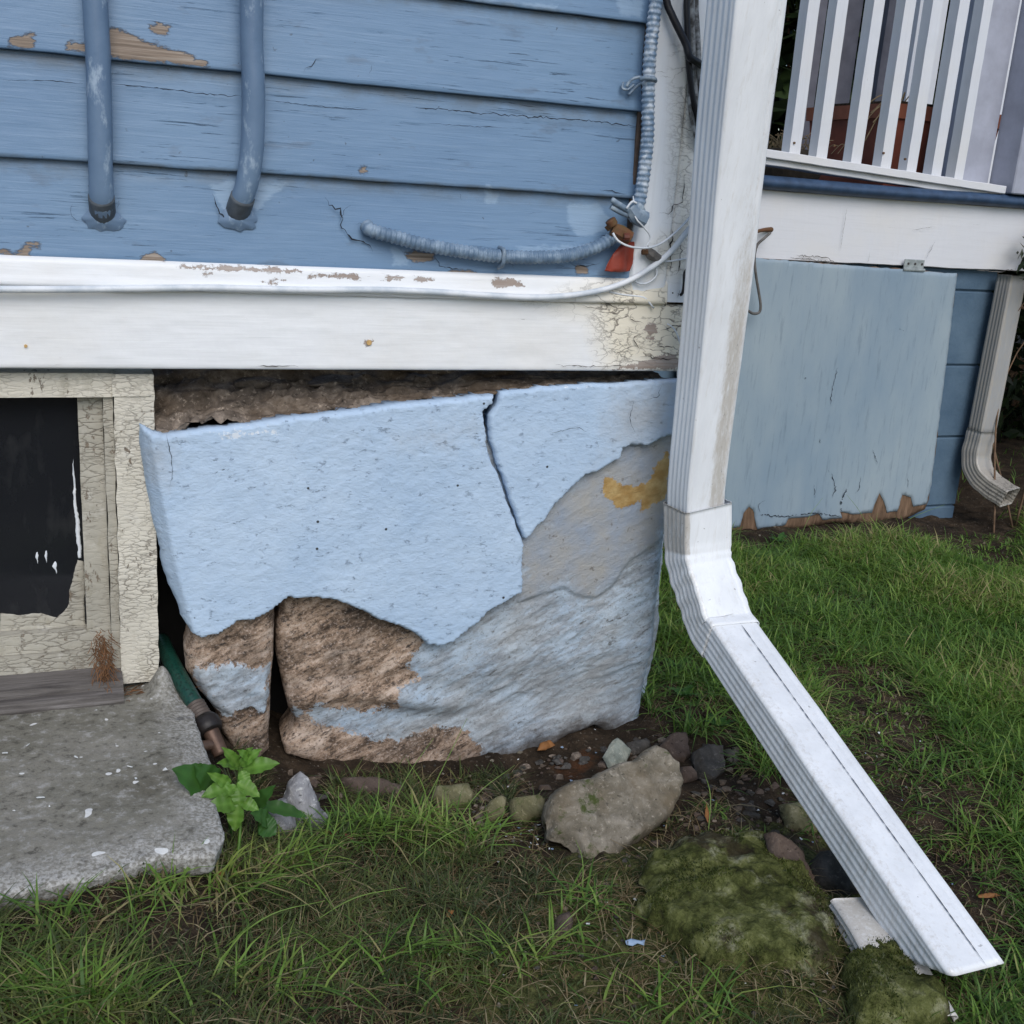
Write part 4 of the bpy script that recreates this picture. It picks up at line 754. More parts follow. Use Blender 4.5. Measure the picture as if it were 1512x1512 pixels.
# planter and dry plants on the porch floor
pl = thing('planter', (2.22, 2.72, .872), 'square terracotta planter standing behind the porch railing', 'planter')
def frus(mb, cx, cy, z0, z1, w0, w1, mi=0):
    V = [(cx+sx*w/2, cy+sy*w/2, z) for z, w in ((z0, w0), (z1, w1)) for sx, sy in ((-1, -1), (1, -1), (1, 1), (-1, 1))]
    mb.add(V, [(3, 2, 1, 0), (4, 5, 6, 7), (0, 1, 5, 4), (1, 2, 6, 5), (2, 3, 7, 6), (3, 0, 4, 7)], mi)
mb = MB(); frus(mb, 2.26, 2.78, .873, 1.055, .33, .37); mb.build('planter_body', M['terra'], pl)
mb = MB(); frus(mb, 2.26, 2.78, 1.0555, 1.092, .385, .39); mb.build('planter_rim', M['terrarim'], pl)
mb = MB(); frus(mb, 2.26, 2.78, 1.0925, 1.100, .36, .36); mb.build('potting_soil', M['soil'], pl)
bk = thing('basket', (1.86, 2.72, .872), 'low dark basket of dry straw behind the porch balusters', 'basket')
mb = MB(); mb.tube([(1.86, 2.74, .873), (1.86, 2.74, .905), (1.86, 2.74, .945), (1.86, 2.74, .958)], [.085, .10, .105, .10], 20); mb.build('basket_body', flat_mat('dark wicker', (.045, .035, .025, 1), .9, .5, 60, .6), bk)
mb = MB(); rr = np.random.default_rng(4)
for i in range(120):
    c = A(1.86, 2.74, .955)+A(rr.normal(0, .045), rr.normal(0, .045), 0); d = A(rr.normal(0, .03), rr.normal(0, .03), rr.uniform(.01, .05)); mb.tube([c, c+d*.6+A(0, 0, .01), c+d], .0012, 3, cap=False)
mb.build('straw', M['straw'], bk)
dp = thing('dried_plant', (2.12, 2.70, .95), 'dry bent plant stems hanging over the terracotta planter', 'plant')
mb = MB()
for i in range(14):
    c = A(2.14+rr.normal(0, .02), 2.63, 1.095); e = c+A(rr.uniform(-.12, -.02), rr.uniform(-.05, .02), rr.uniform(-.12, .02)); mb.tube([c, (c+e)/2+A(0, -.01, .03), e], .0016, 4, cap=False)
mb.build('stem', M['straw'], dp)
# ------------------------------------------------------------------ downspouts
def profile(w, d, rib=.0015, n=132):
    """closed section: rounded rectangle, three flutes on each side face, two near each edge of the front and back"""
    P = []; r = .007
    per = 2*(w+d); N = n
    for i in range(N):
        s = per*i/N; off = 0
        if s < w: x, y, nx_, ny_ = -w/2+s, -d/2, 0, -1; t = s/w; e = min(t, 1-t); off = 0
        elif s < w+d: s -= w; x, y, nx_, ny_ = w/2, -d/2+s, 1, 0; t = s/d; off = rib*(math.cos(t*d/.0105*2*math.pi)-1)*.5 if .1 < t < .9 else 0
        elif s < 2*w+d: s -= w+d; x, y, nx_, ny_ = w/2-s, d/2, 0, 1; t = s/w; e = 1-t if t > .5 else 1; off = rib*.6*(math.cos(t*w/.0085*2*math.pi)-1)*.5 if 1-t > .74 and 1-t < .95 else 0
        else: s -= 2*w+d; x, y, nx_, ny_ = -w/2, d/2-s, -1, 0; t = s/d; off = rib*(math.cos(t*d/.0105*2*math.pi)-1)*.5 if .1 < t < .9 else 0
        x += nx_*off; y += ny_*off
        cx, cy = max(-w/2+r, min(w/2-r, x)), max(-d/2+r, min(d/2-r, y)); dx, dy = x-cx, y-cy; L = math.hypot(dx, dy)
        if abs(dx) > 1e-9 and abs(dy) > 1e-9 and L > r: x, y = cx+dx/L*r, cy+dy/L*r
        P.append((x, y, nx_, ny_))
    return np.array(P)
def sweep(name, C, Wd, Dp, sc, mat, par, open_end=True, grime=None, rip=0, th=.0012, U=None, caps=True):
    """C: centre line; Wd: width axis at every point; depth axis = cross"""
    C = np.array(C); T = np.gradient(C, axis=0); T /= np.linalg.norm(T, axis=1)[:, None]; pr = profile(*Dp); V = []; gr = []; n = len(pr)
    for sgn in (0, 1):
        for i in range(len(C)):
            u = A(*Wd[i]); u = nrm(u-T[i]*(u @ T[i])); v = np.cross(T[i], u); k = sc[i]*(1+(rip*math.sin(i*2.2) if rip else 0))
            x = pr[:, 0]*k-pr[:, 2]*th*sgn; y = pr[:, 1]*k-pr[:, 3]*th*sgn; Q = C[i]+np.outer(x, u)+np.outer(y, v)
            V.append(Q); gr.append(grime(i/(len(C)-1), pr[:, 0]/Dp[0], pr[:, 1]/Dp[1]) if grime else np.zeros(n))
    V = np.vstack(V); m_ = len(C); off = m_*n
    Fc = [(i*n+k, i*n+(k+1) % n, (i+1)*n+(k+1) % n, (i+1)*n+k) for i in range(m_-1) for k in range(n)]
    Fc += [(off+(i+1)*n+k, off+(i+1)*n+(k+1) % n, off+i*n+(k+1) % n, off+i*n+k) for i in range(m_-1) for k in range(n)]
    for i in (0, m_-1): Fc += [(i*n+k, i*n+(k+1) % n, off+i*n+(k+1) % n, off+i*n+k) for k in range(n)]
    V[:, 0] += .0008*fbm(V, 12, 3, 4); V[:, 1] += .0008*fbm(V, 12, 3, 9)
    return mesh(name, V, Fc, mat, par, smooth=True, attrs={'grime': np.concatenate(gr)})
ds = thing('downspout', (.85, 1.36, .0), 'white fluted aluminium downspout with elbow and long extension at the house corner', 'downspout')
ctr = [(W(1103, 0, 1.285), 1.0), (W(1081, 200, 1.305), .97), (W(1062, 400, 1.325), .93), (W(1045, 560, 1.340), .89), (W(1030, 700, 1.348), .86), (W(1027, 757, 1.352), .85)]
pts = [c for c, _ in ctr]; top_ = pts[0]+(pts[0]-pts[1])*2.6; pts = [top_]+pts; scs = [1.0, 1.0, .97, .93, .89, .86, .85]
Cc = smooth_path(pts, .012); ss = np.interp(Cc[:, 2], [p[2] for p in pts][::-1], scs[::-1])
def gr1(t, x, y):
    fr = (y > .4); z = 1-t; low = np.clip((t-.52)/.25, 0, 1); side = np.clip(1.5-np.abs(x-.26)/.22, 0, 1); up = np.clip(1-np.abs(x-.36)/.05, 0, 1)*(t > .25)*.55
    return fr*np.maximum(side*low*.76, up*.75)
w1 = [A(1, .16, 0)]*len(Cc)
sweep('vertical_pipe', Cc, w1, (.082, .060), ss, M['alu'], ds, grime=gr1)
e0 = W(1030, 742, 1.350); e1 = W(1030, 800, 1.350); TOPs = A(.866, 1.262, .246); TOPe = G(1447, 1432, .052); TOPe = A(TOPe[0], TOPe[1], .052)
dirx = nrm(TOPe-TOPs); nx3 = nrm(np.cross(A(1, .05, 0), dirx)); nx3 = nx3 if nx3[2] > 0 else -nx3
cs = TOPs-nx3*.028; ce = TOPe-nx3*.028
el = [e0, e0*.5+e1*.5, e1, e1+A(0.002, -.008, -.030), (e1+cs)/2+A(0, .004, -.012), cs-dirx*.02, cs+dirx*.012]
Ce = smooth_path(el, .005)
sweep('elbow', Ce, [A(1, .10-.1*i/len(Ce), 0) for i in range(len(Ce))], (.082, .060), [(1.02 if i < 14 else 1.0)*(1+.022*math.sin(i*1.25)*(14 < i < len(Ce)-10)) for i in range(len(Ce))], M['alu'], ds, grime=lambda t, x, y: np.where((x < -.4), .35, .12)*(t < .35)+np.where(x < -.4, .42, 0))
L_ = np.linalg.norm(ce-cs); Cx = [cs+dirx*(L_*t) for t in np.linspace(0, 1, 60)]
ex = sweep('extension', Cx, [A(1, .03, 0)]*60, (.078, .056), [1.0]*60, M['alu'], ds, grime=lambda t, x, y: np.where(x < -.3, .34, .05))
for v in ex.data.vertices:
    p_ = A(*v.co)+LOC[ex.name]-cs; al = p_ @ dirx; up_ = p_ @ nx3
    v.co -= Vector(dirx*(max(0, (al-L_*.72)/(L_*.28))*max(0, .5-up_/.056)*.062))
mb = MB(); mb.ribbon([TOPs+dirx*.01+A(.006, 0, 0)+nx3*.001, TOPs+dirx*L_*.5+A(.008, 0, 0)+nx3*.0008, TOPe-dirx*.002+A(.010, 0, 0)+nx3*.0006], nx3, .0013, 0, .0008, 4, .02); mb.build('seam', flat_mat('dark seam', (.09, .09, .10, 1), .7), ds)
for q in (W(1076, 334, 1.292), W(1070, 392, 1.297)):
    mb = MB(); mb.tube([q+A(0, .006, 0), q], .0032, 10); mb.build('screw', M['rust'], ds)
# white splash of the old pipe half buried under the extension
of = thing('pipe_fragment', (.83, .83, 0), 'broken white downspout piece half buried in moss beneath the extension end', 'pipe fragment')
f0 = GG(1262, 1362, .012); f1 = GG(1420, 1520, .008); f1 = GG(1365, 1530, .006); Cf = smooth_path([f0, f0*.7+f1*.3+A(0, 0, .004), f0*.35+f1*.65, f1], .006); fw = nrm(np.cross(f1-f0, A(0, 0, 1)))
sweep('pipe', Cf, [fw]*len(Cf), (.074, .046, .004), [1.0-.1*i/len(Cf) for i in range(len(Cf))], M['alu'], of, grime=lambda t, x, y: np.full(len(x), .78))
# porch downspout
pd = thing('downspout', (2.34, 2.38, 0), 'shade-darkened grey downspout with muddy elbow at the far porch corner', 'downspout')
p0 = W(1497, 395, 2.375); p1 = W(1449, 640, 2.375); pt = p0+(p0-p1)*.03; pt = A(2.372, 2.375, .672); Cc = smooth_path([pt, (pt+p1)/2, p1], .02); sweep('vertical_pipe', Cc, [A(1, .1, 0)]*len(Cc), (.064, .050), [1]*len(Cc), M['alu_shade'], pd, grime=lambda t, x, y: np.where(np.abs(x) > .35, .62, .42))  # grime over the whole pipe, partly real, partly deepening the painted shade
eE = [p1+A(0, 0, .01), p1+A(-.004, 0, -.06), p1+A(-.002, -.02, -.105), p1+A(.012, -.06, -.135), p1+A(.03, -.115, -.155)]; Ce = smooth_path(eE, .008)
sweep('elbow', Ce, [A(1, .2, 0)]*len(Ce), (.068, .052), [1.03*(1+.02*math.sin(i*1.2)) for i in range(len(Ce))], M['alu_shade'], pd, grime=lambda t, x, y: np.full(len(x), .5+.55*t))

# ------------------------------------------------------------------ pipes and cables on the wall
def conduit(pts, r, label, ext):
    c = [W(a, b, y) for a, b, y in pts]; c = [c[0]+A(0, 0, z_) for z_ in (1.1, .6, .25, .08)]+c
    t = thing('conduit_pipe', c[-1], label, 'pipe', 'painted conduit pipes entering the blue siding')
    cc = smooth_path(c, .006); V, Fc = tube_geo(c, r, 20, True, None, .006); V = np.array(V); V[:, 0] += .0012*fbm(V, 22, 4, 6); V[:, 1] += .0012*fbm(V, 22, 4, 16)
    mesh('pipe', V, Fc, M['pipe'], t)
    q = c[-1]; mb = MB(); d = nrm(c[-1]-c[-2]); mb.tube([q-d*.030, q-d*.012, q+d*.001], [r+.0013, r+.0015, r+.0008], 18); mb.build('sleeve', M['pipegrey'], t, smooth=True)
    # blob of sealant round the entry
    a = np.linspace(0, 2*math.pi, 22, endpoint=False); rr = np.random.default_rng(int(q[0]*1000)+99); R0 = .019+.006*rr.random(22); qy = 1.4405
    V = []; 
    for k, s_ in enumerate((1.0, .8, .55, .2)):
        for i_ in range(22): V.append((q[0]+R0[i_]*s_*math.cos(a[i_])*1.1, qy-(0, .0022, .0045, .007)[k], q[2]-.004+R0[i_]*s_*.62*math.sin(a[i_])))
    Fc = [(k*22+i_, k*22+(i_+1) % 22, (k+1)*22+(i_+1) % 22, (k+1)*22+i_) for k in range(3) for i_ in range(22)]+[tuple(66+i_ for i_ in range(22))]
    V = np.array(V); V[:, 1] += .001*fbm(V, 80, 3, 5); mesh('sealant', V, Fc, M['pipe'], t)
    return t
conduit([(141, 0, 1.421), (145, 80, 1.421), (147, 160, 1.421), (148, 240, 1.423), (150, 295, 1.429), (152, 318, 1.446)], .0135, 'left straight blue painted pipe running down into the clapboards', 0)
conduit([(371, 0, 1.419), (372, 70, 1.419), (374, 140, 1.419), (373, 210, 1.421), (366, 265, 1.426), (356, 298, 1.434), (349, 318, 1.448)], .0135, 'right blue painted pipe bent leftwards where it enters the clapboards', 0)
c = [W(a, b, y) for a, b, y in [(969, 0, 1.420), (964, 40, 1.420), (959, 90, 1.420), (957, 150, 1.420), (956, 205, 1.420), (951, 255, 1.420), (944, 298, 1.421), (939, 312, 1.421)]]; c = [c[0]+A(.003, 0, z_) for z_ in (.9, .4, .15, .05)]+c
ac = thing('armoured_cable', c[-1], 'ribbed armoured cable hanging down along the white corner board', 'cable')
V, Fc = tube_geo(c, .0086, 14, True, (.0072, .09), .0012); mesh('cable_armour', V, Fc, M['armourw'], ac)
q = W(958, 118, 1.412); mb = MB(); mb.tube([q+A(-.012, .002, 0), q+A(-.006, -.002, .002), q+A(.006, -.002, .002), q+A(.012, .004, 0)], .003, 8); mb.tube([W(925, 128, 1.43), W(932, 118, 1.428), W(945, 114, 1.426), W(955, 117, 1.42)], .0022, 7); mb.tube([W(928, 140, 1.432), W(940, 128, 1.43), W(953, 120, 1.42)], .002, 7); mb.tube([W(920, 122, 1.436), W(919, 130, 1.432), W(927, 132, 1.430), W(936, 125, 1.43)], .0018, 6); mb.build('cable_clip', M['fit'], ac, smooth=True)
c = [W(a, b, y) for a, b, y in [(540, 332, 1.438), (548, 340, 1.430), (580, 349, 1.426), (625, 361, 1.425), (680, 371, 1.424), (735, 378, 1.424), (790, 380, 1.424), (840, 377, 1.424), (880, 365, 1.423), (905, 351, 1.421), (914, 346, 1.420)]]
hc = thing('armoured_cable', c[-1], 'ribbed armoured cable sagging across the lowest clapboard', 'cable')
V, Fc = tube_geo(c, .0085, 14, True, (.0066, .10), .0011); mesh('cable_armour', V, Fc, M['armour'], hc)
q = W(744, 381, 1.415); mb = MB(); mb.tube([q+A(0, .02, .012), q+A(0, .002, .010), q+A(0, 0, 0), q+A(0, .003, -.009), q+A(-.001, .016, -.014)], .0028, 8); mb.build('cable_clip', M['fit'], hc, smooth=True)
# connector joining both cables
cn = thing('cable_connector', W(935, 315, 1.42), 'blue grey screw clamp connector at the lower end of the upright armoured cable', 'connector')
mb = MB(); mb.tube([W(945, 305, 1.415), W(936, 316, 1.414), W(950, 322, 1.412)], .0105, 12); mb.tube([W(930, 305, 1.412), W(940, 318, 1.411), W(952, 325, 1.41)], [.009, .012, .012], 8); mb.build('body', M['fit'], cn, smooth=False)
mb = MB(); mb.tube([W(903, 295, 1.412), W(915, 303, 1.411), W(930, 312, 1.410)], .0042, 8); mb.tube([W(902, 305, 1.416), W(916, 313, 1.414), W(928, 318, 1.413)], .004, 8); mb.build('clamp_screw', M['fit'], cn, smooth=True)
mb = MB(); mb.tube([W(925, 308, 1.405), W(933, 298, 1.404), W(940, 300, 1.405)], .0016, 6); mb.build('wire_loop', M['wcable'], cn, smooth=True)
rf = thing('rusty_connector', W(912, 335, 1.42), 'rusty brass connector between the sagging cable and the red plastic tab', 'connector')
mb = MB(); mb.tube([W(903, 338, 1.418), W(915, 343, 1.415), W(930, 352, 1.412)], [.009, .011, .010], 8); mb.build('body', M['rust'], rf)
mb = MB(); mb.tube([W(901, 325, 1.412), W(905, 332, 1.412)], .0075, 10); mb.tube([W(897, 332, 1.418), W(902, 338, 1.416)], .0055, 8); mb.build('bolt', M['rust'], rf, smooth=True)
mb = MB(); mb.tube([W(921, 350, 1.404), W(929, 350, 1.402)], .0055, 10); mb.build('screw_head', flat_mat('dark red rust', (.13, .035, .02, 1), .6, .5, 60), rf)
rt = inflate('red_tab', [(916, 362), (922, 357), (946, 357), (943, 368), (938, 380), (930, 400), (915, 402), (893, 400), (897, 390), (905, 375)], W(920, 380, 1.4270), (.35, -1, .1), M['red'], .0022, .0015, .002, None, .003, .0004, lambda P, d: .003*np.sin(P[:, 0]*160), seed=4)
tag(rt, 'faded red plastic tab hanging under the rusty connector', 'plastic tab')
bw = thing('wire_box', W(968, 372, 1.42), 'small grey clamp block on the corner board right of the red tab', 'clamp')
mb = MB(); mb.tube([W(953, 366, 1.424), W(962, 376, 1.422), W(975, 384, 1.424)], [.005, .008, .006], 8); mb.build('body', M['wire'], bw)
mb = MB(); mb.tube([W(948, 372, 1.42), W(956, 372, 1.419)], .004, 7); mb.build('bolt', M['rust'], bw)
def cable(name, pts, r, mat, label, cat='cable', flat=1.0, pre=None, n=9, group=None):
    c = [W(a, b, y) for a, b, y in pts]; e_ = pre(c[0])-c[0] if pre else None; c = ([c[0]+e_*z_ for z_ in (1, .45, .18, .06)] if pre else [])+c; V, Fc = tube_geo(c, r, n, True, None, .005, flat); o = mesh(name, V, Fc, mat, None, c[-1]); return tag(o, label, cat, group)
cable('white_cable', [(-60, 426, 1.4235), (0, 427, 1.4235), (120, 427, 1.4235), (300, 425, 1.4235), (450, 428, 1.4235), (560, 428, 1.4235), (640, 431, 1.423), (720, 436, 1.422), (800, 439, 1.4215), (870, 432, 1.421), (920, 418, 1.421), (960, 396, 1.42), (990, 372, 1.42), (1012, 345, 1.418), (1030, 325, 1.415)], .0042, M['wcable'], 'long white cable following the ledge and rising behind the downspout', pre=lambda q: q+A(-1.3, 0, 0))
cable('thin_wire', [(935, 290, 1.424), (938, 320, 1.402), (950, 335, 1.404), (960, 350, 1.41), (952, 368, 1.41)], .0011, M['wcable'], 'short white wire looping from the connector beside the red tab', 'wire', n=6)
cable('thin_wire', [(905, 344, 1.405), (912, 355, 1.404), (930, 364, 1.404), (955, 366, 1.408), (975, 360, 1.415), (995, 345, 1.422), (1015, 325, 1.425), (1030, 305, 1.425)], .0016, M['wcable'], 'thin white wire arching from the rusty connector up to the downspout', 'wire', n=6)
cable('thin_wire', [(975, 384, 1.424), (985, 386, 1.424), (1000, 384, 1.425), (1025, 380, 1.427)], .0015, M['wcable'], 'thin white wire running level from the grey clamp to the downspout', 'wire', n=6)
cable('thin_wire', [(935, 413, 1.425), (945, 419, 1.424), (958, 417, 1.424), (970, 405, 1.424), (966, 388, 1.424), (962, 378, 1.424)], .0014, M['wcable'], 'thin white wire hooked under the white cable at the corner', 'wire', n=6)
cable('thin_wire', [(899, 431, 1.431), (920, 435, 1.430), (950, 439, 1.430), (958, 446, 1.430), (965, 455, 1.431)], .0014, M['wcable'], 'thin painted wire lying kinked on the peeling trim board', 'wire', n=6)
cable('thin_wire', [(985, 478, 1.431), (995, 485, 1.429), (1002, 500, 1.429), (1006, 515, 1.43)], .0014, M['wcable'], 'thin white wire curling beside the hole in the trim board', 'wire', n=6)
cable('black_hook', [(1018, 395, 1.425), (1011, 402, 1.424), (1010, 418, 1.424), (1008, 432, 1.426), (1004, 436, 1.428)], .0022, M['blackcable'], 'short black wire hook poking out left of the downspout', 'wire', n=7)
cable('black_cable', [(984, 0, 1.418), (992, 22, 1.414), (1003, 45, 1.410), (1014, 68, 1.406), (1018, 84, 1.402), (1030, 92, 1.408), (1046, 104, 1.425)], .0050, M['blackcable'], 'thick black cable slanting from the top edge to the downspout', pre=lambda q: q+A(-.12, 0, .6))
cable('black_cable', [(1014, 0, 1.418), (1015, 40, 1.416), (1016, 80, 1.414), (1019, 115, 1.414), (1024, 150, 1.416), (1034, 190, 1.420)], .0042, M['blackcable'], 'black cable dropping straight down the corner board', pre=lambda q: q+A(0, 0, .6))
cable('grey_cable', [(1021, 0, 1.424), (1022, 60, 1.424), (1024, 110, 1.424), (1028, 160, 1.424), (1036, 215, 1.424)], .0048, M['greycable'], 'paint flecked grey cable beside the black one on the corner board', pre=lambda q: q+A(0, 0, .6))
cable('grey_cable', [(1027, 0, 1.424), (1030, 60, 1.422), (1033, 120, 1.422), (1036, 170, 1.423), (1046, 210, 1.426)], .0042, M['greycable'], 'outer paint flecked grey cable nearest the downspout', pre=lambda q: q+A(0, 0, .6))
cable('bare_wire', [(1019, 100, 1.418), (1018, 150, 1.418), (1024, 190, 1.42), (1035, 222, 1.424)], .0026, M['greycable'], 'flat grey strap below the crossing of the black cables', n=7)
hw = thing('hook_wire', W(1133, 342, 2.38), 'bent grey wire hanging from a rusty screw on the porch fascia', 'wire')
mb = MB(); mb.tube([W(1137, 344, 2.37), W(1128, 352, 2.35), W(1118, 362, 2.35), (W(1114, 380, 2.35)), W(1116, 405, 2.35), W(1120, 430, 2.35), W(1123, 450, 2.35), W(1121, 461, 2.35), W(1112, 463, 2.35), W(1103, 458, 2.35), W(1090, 455, 2.35)], .0034, 7); mb.build('wire', M['wire'], hw, smooth=True)
mb = MB(); q0 = W(1108, 344, 2.35); q1 = W(1139, 339, 2.398); mb.tube([q0, q0*.4+q1*.6+A(0, 0, .002), q1], [.0045, .004, .006], 9, ring=(.006, .15), step=.002); mb.build('screw_eye', M['rust'], hw, smooth=True)

# ------------------------------------------------------------------ garden hose tap
hs = thing('garden_hose', W(310, 1085, 1.38), 'green braided hose end with black collar and brass outlet poking from the foundation', 'hose')
def HP(a, b, y): return W(a, b, y)
hb = [HP(238, 945, 1.56), HP(248, 968, 1.50), HP(262, 995, 1.455), HP(276, 1020, 1.425), HP(290, 1044, 1.402)]
mb = MB(); mb.tube(hb, .0115, 18); mb.build('hose', M['hose'], hs, smooth=True)
d = nrm(hb[-1]-hb[-2]); e = hb[-1]
mb = MB(); mb.tube([e-d*.004, e+d*.022], .0125, 18, ring=(.0048, .07), step=.0008); mb.build('ferrule', flat_mat('grey brown ferrule', (.11, .085, .07, 1), .5, .4, 70, .3), hs, smooth=True)
mb = MB(); mb.tube([e+d*.020, e+d*.024, e+d*.040, e+d*.044], [.0145, .0185, .0185, .0150], 20, step=.003); mb.build('collar', M['collar'], hs, smooth=True)
f = e+d*.042; d2 = nrm(W(325, 1108, 1.36)-W(310, 1075, 1.38)); mb = MB(); mb.tube([f, f+d2*.012, f+d2*.034], [.011, .0105, .010], 16); mb.build('outlet', M['brass'], hs, smooth=True)
g0 = f+d2*.018; g1 = W(290, 1103, 1.345); mb = MB(); mb.tube([g0, (g0+g1)/2, g1], [.0075, .007, .0075], 12); mb.tube([g1, g1+(g1-g0)*.12], .0085, 12); mb.build('lever', M['brass'], hs, smooth=True)

# ------------------------------------------------------------------ rocks in front of the wall
def rock(name, px, mat, label, cat='rock', th=.03, fac=7, tilt=(0, -.55, .8), lift=.0, res=.004, seed=0, bev=.02, jit=.002, rg=(.004, 30, .0015, 110), group=None, tb=None, attrs=None):
    px = np.array(px, float); cx = px[:, 0].mean(); cy = px[:, 1].max()*.55+px[:, 1].mean()*.45; O = GG(cx, cy, lift)
    o = inflate(name, px, O, tilt, mat, th, tb or th, bev, None, res, jit, lambda P, d: rg[0]*ridge(P, rg[1], 4, seed)+rg[2]*fbm(P, rg[3], 4, seed+5)+rg[0]*1.5*fbm(P, rg[1]*.4, 2, seed+8), 'round', bev, seed, attrs, jsc=30, facets=fac)
    return tag(o, label, cat, group)
rock('boulder', [(802, 1190), (815, 1172), (833, 1162), (862, 1154), (900, 1135), (935, 1120), (944, 1112), (958, 1106), (976, 1112), (1000, 1134), (1004, 1160), (995, 1190), (982, 1212), (952, 1236), (930, 1248), (915, 1258), (905, 1276), (885, 1282), (860, 1279), (842, 1262), (826, 1248), (806, 1238)], M['boulder'], 'largest loose grey brown rock with a white chip lying before the foundation', th=.024, lift=.008, seed=3, bev=.010, tilt=(.05, -.62, .78), res=.0028, jit=.005, fac=6, rg=(.006, 16, .0035, 70))
rock('rock', [(722, 1182), (738, 1174), (748, 1185), (747, 1208), (735, 1217), (718, 1210), (714, 1200)], M['olive'], 'small pale striped cobble left of the large loose rock', th=.012, lift=.004, seed=5, bev=.006)
rock('rock', [(752, 1182), (790, 1176), (803, 1184), (800, 1208), (775, 1220), (753, 1208)], M['olive'], 'mossy cobble wedged against the left end of the large loose rock', th=.012, lift=.004, seed=8, bev=.007)
rock('rock', [(972, 1104), (988, 1086), (1012, 1085), (1018, 1118), (1008, 1130), (992, 1124)], M['brownrock'], 'brown grey rock behind the top right of the large loose rock', th=.016, lift=.006, seed=11, bev=.006)
rock('rock', [(1022, 1112), (1040, 1102), (1064, 1106), (1070, 1140), (1050, 1160), (1028, 1150)], M['darkrock'], 'dark square rock nearest the grass right of the large loose rock', th=.016, lift=.006, seed=14, bev=.006)
rock('rock', [(1004, 1134), (1018, 1132), (1030, 1152), (1010, 1158), (1003, 1150)], M['brownrock'], 'small wedge of slate between the dark square rock and the large loose rock', th=.010, lift=.010, seed=17, bev=.008)
rock('rock', [(925, 1096), (955, 1090), (962, 1104), (935, 1115), (925, 1110)], M['darkrock'], 'flat dark stone touching the lower foundation edge', th=.010, lift=.010, seed=19, bev=.008)
ch = rock('stucco_shard', [(888, 1118), (905, 1094), (912, 1090), (932, 1108), (925, 1128), (900, 1138)], M['chipb'], 'greenish painted stucco shard above the large loose rock', 'stucco shard', th=.006, lift=.020, seed=23, bev=.004, tilt=(.1, -.8, .6)); ch.data.materials[0] = rock_mat('grey green painted shard', (.13, .15, .13, 1), (.28, .31, .27, 1), (.45, .45, .38, 1), 30)
wr = thing('rock', GG(435, 1225), 'upright pointed white veined rock beside the green weed', 'rock')
def sub(o, par):
    o.location = (0, 0, 0); L = LOC[o.name]; P = LOC[par.name]
    for v in o.data.vertices: v.co += Vector(L-P)
    o.parent = par; LOC[o.name] = P
    for k in ('label', 'category', 'group'):
        if k in o: del o[k]
sub(rock('rock_point', [(442, 1140), (455, 1150), (466, 1172), (474, 1192), (484, 1205), (478, 1228), (455, 1232), (432, 1220), (422, 1198), (418, 1175), (425, 1155)], M['whiterock'], '', th=.022, lift=.03, seed=27, bev=.03, tilt=(-.45, -.8, .3), res=.003, rg=(.006, 40, .002, 120)), wr)
sub(rock('rock_foot', [(402, 1185), (418, 1178), (432, 1200), (440, 1232), (415, 1240), (388, 1236), (392, 1205)], M['whiterock'], '', th=.020, lift=.015, seed=31, bev=.02, tilt=(.2, -.7, .6), res=.003), wr)
rock('rock', [(1196, 1275), (1212, 1258), (1245, 1255), (1275, 1265), (1282, 1298), (1272, 1322), (1240, 1328), (1205, 1312)], M['darkrock'], 'round black stone in the hollow under the downspout extension', th=.024, lift=.006, seed=35, bev=.022)
rock('rock', [(1127, 1232), (1140, 1228), (1165, 1242), (1185, 1262), (1200, 1295), (1206, 1310), (1190, 1306), (1160, 1282), (1135, 1260)], M['brownrock'], 'long brown slate edge rock between the moss mound and the black stone', th=.012, lift=.012, seed=38, bev=.012)
rock('rock', [(822, 1352), (840, 1345), (846, 1360), (838, 1385), (820, 1388), (814, 1372)], M['brownrock'], 'small purple brown stone sunk in the moss below the large loose rock', th=.010, lift=.006, seed=41, bev=.010)
rock('rock', [(640, 1162), (690, 1158), (702, 1176), (690, 1200), (650, 1198), (636, 1180)], M['olive'], 'low mossy stone at the foundation foot behind the tall grass', th=.014, lift=.006, seed=44, bev=.014)
rock('rock', [(500, 1150), (560, 1150), (600, 1165), (590, 1185), (520, 1180)], M['brownrock'], 'brown ledge stone under the bare brown part of the foundation', th=.014, lift=.004, seed=47, bev=.012)
rock('rock', [(1150, 1190), (1200, 1180), (1235, 1200), (1240, 1232), (1200, 1238), (1160, 1225)], M['olive'], 'mossy stone just above the black stone beside the extension', th=.014, lift=.0, seed=49, bev=.014)
# mossy lumps of rubble
mm = rock('mossy_mound', [(940, 1330), (960, 1275), (1000, 1252), (1050, 1240), (1100, 1235), (1145, 1250), (1180, 1290), (1215, 1322), (1245, 1370), (1240, 1420), (1200, 1440), (1120, 1445), (1060, 1432), (1000, 1400), (955, 1370)], M['moss'], 'moss covered mound of old rubble between large rock and downspout', 'mossy mound', th=.018, lift=-.010, tilt=(0, -.05, 1), bev=.05, seed=52, jit=.016, rg=(.011, 22, .008, 60), tb=.02, fac=6)
m2 = rock('mossy_lump', [(1240, 1440), (1260, 1400), (1300, 1382), (1335, 1395), (1345, 1430), (1390, 1470), (1405, 1530), (1330, 1545), (1260, 1530)], M['moss'], 'clump of moss and soil covering the buried pipe fragment', 'moss clump', th=.030, lift=.004, tilt=(0, -.1, 1), bev=.03, seed=57, jit=.007, rg=(.009, 24, .006, 60), tb=.02, fac=3)
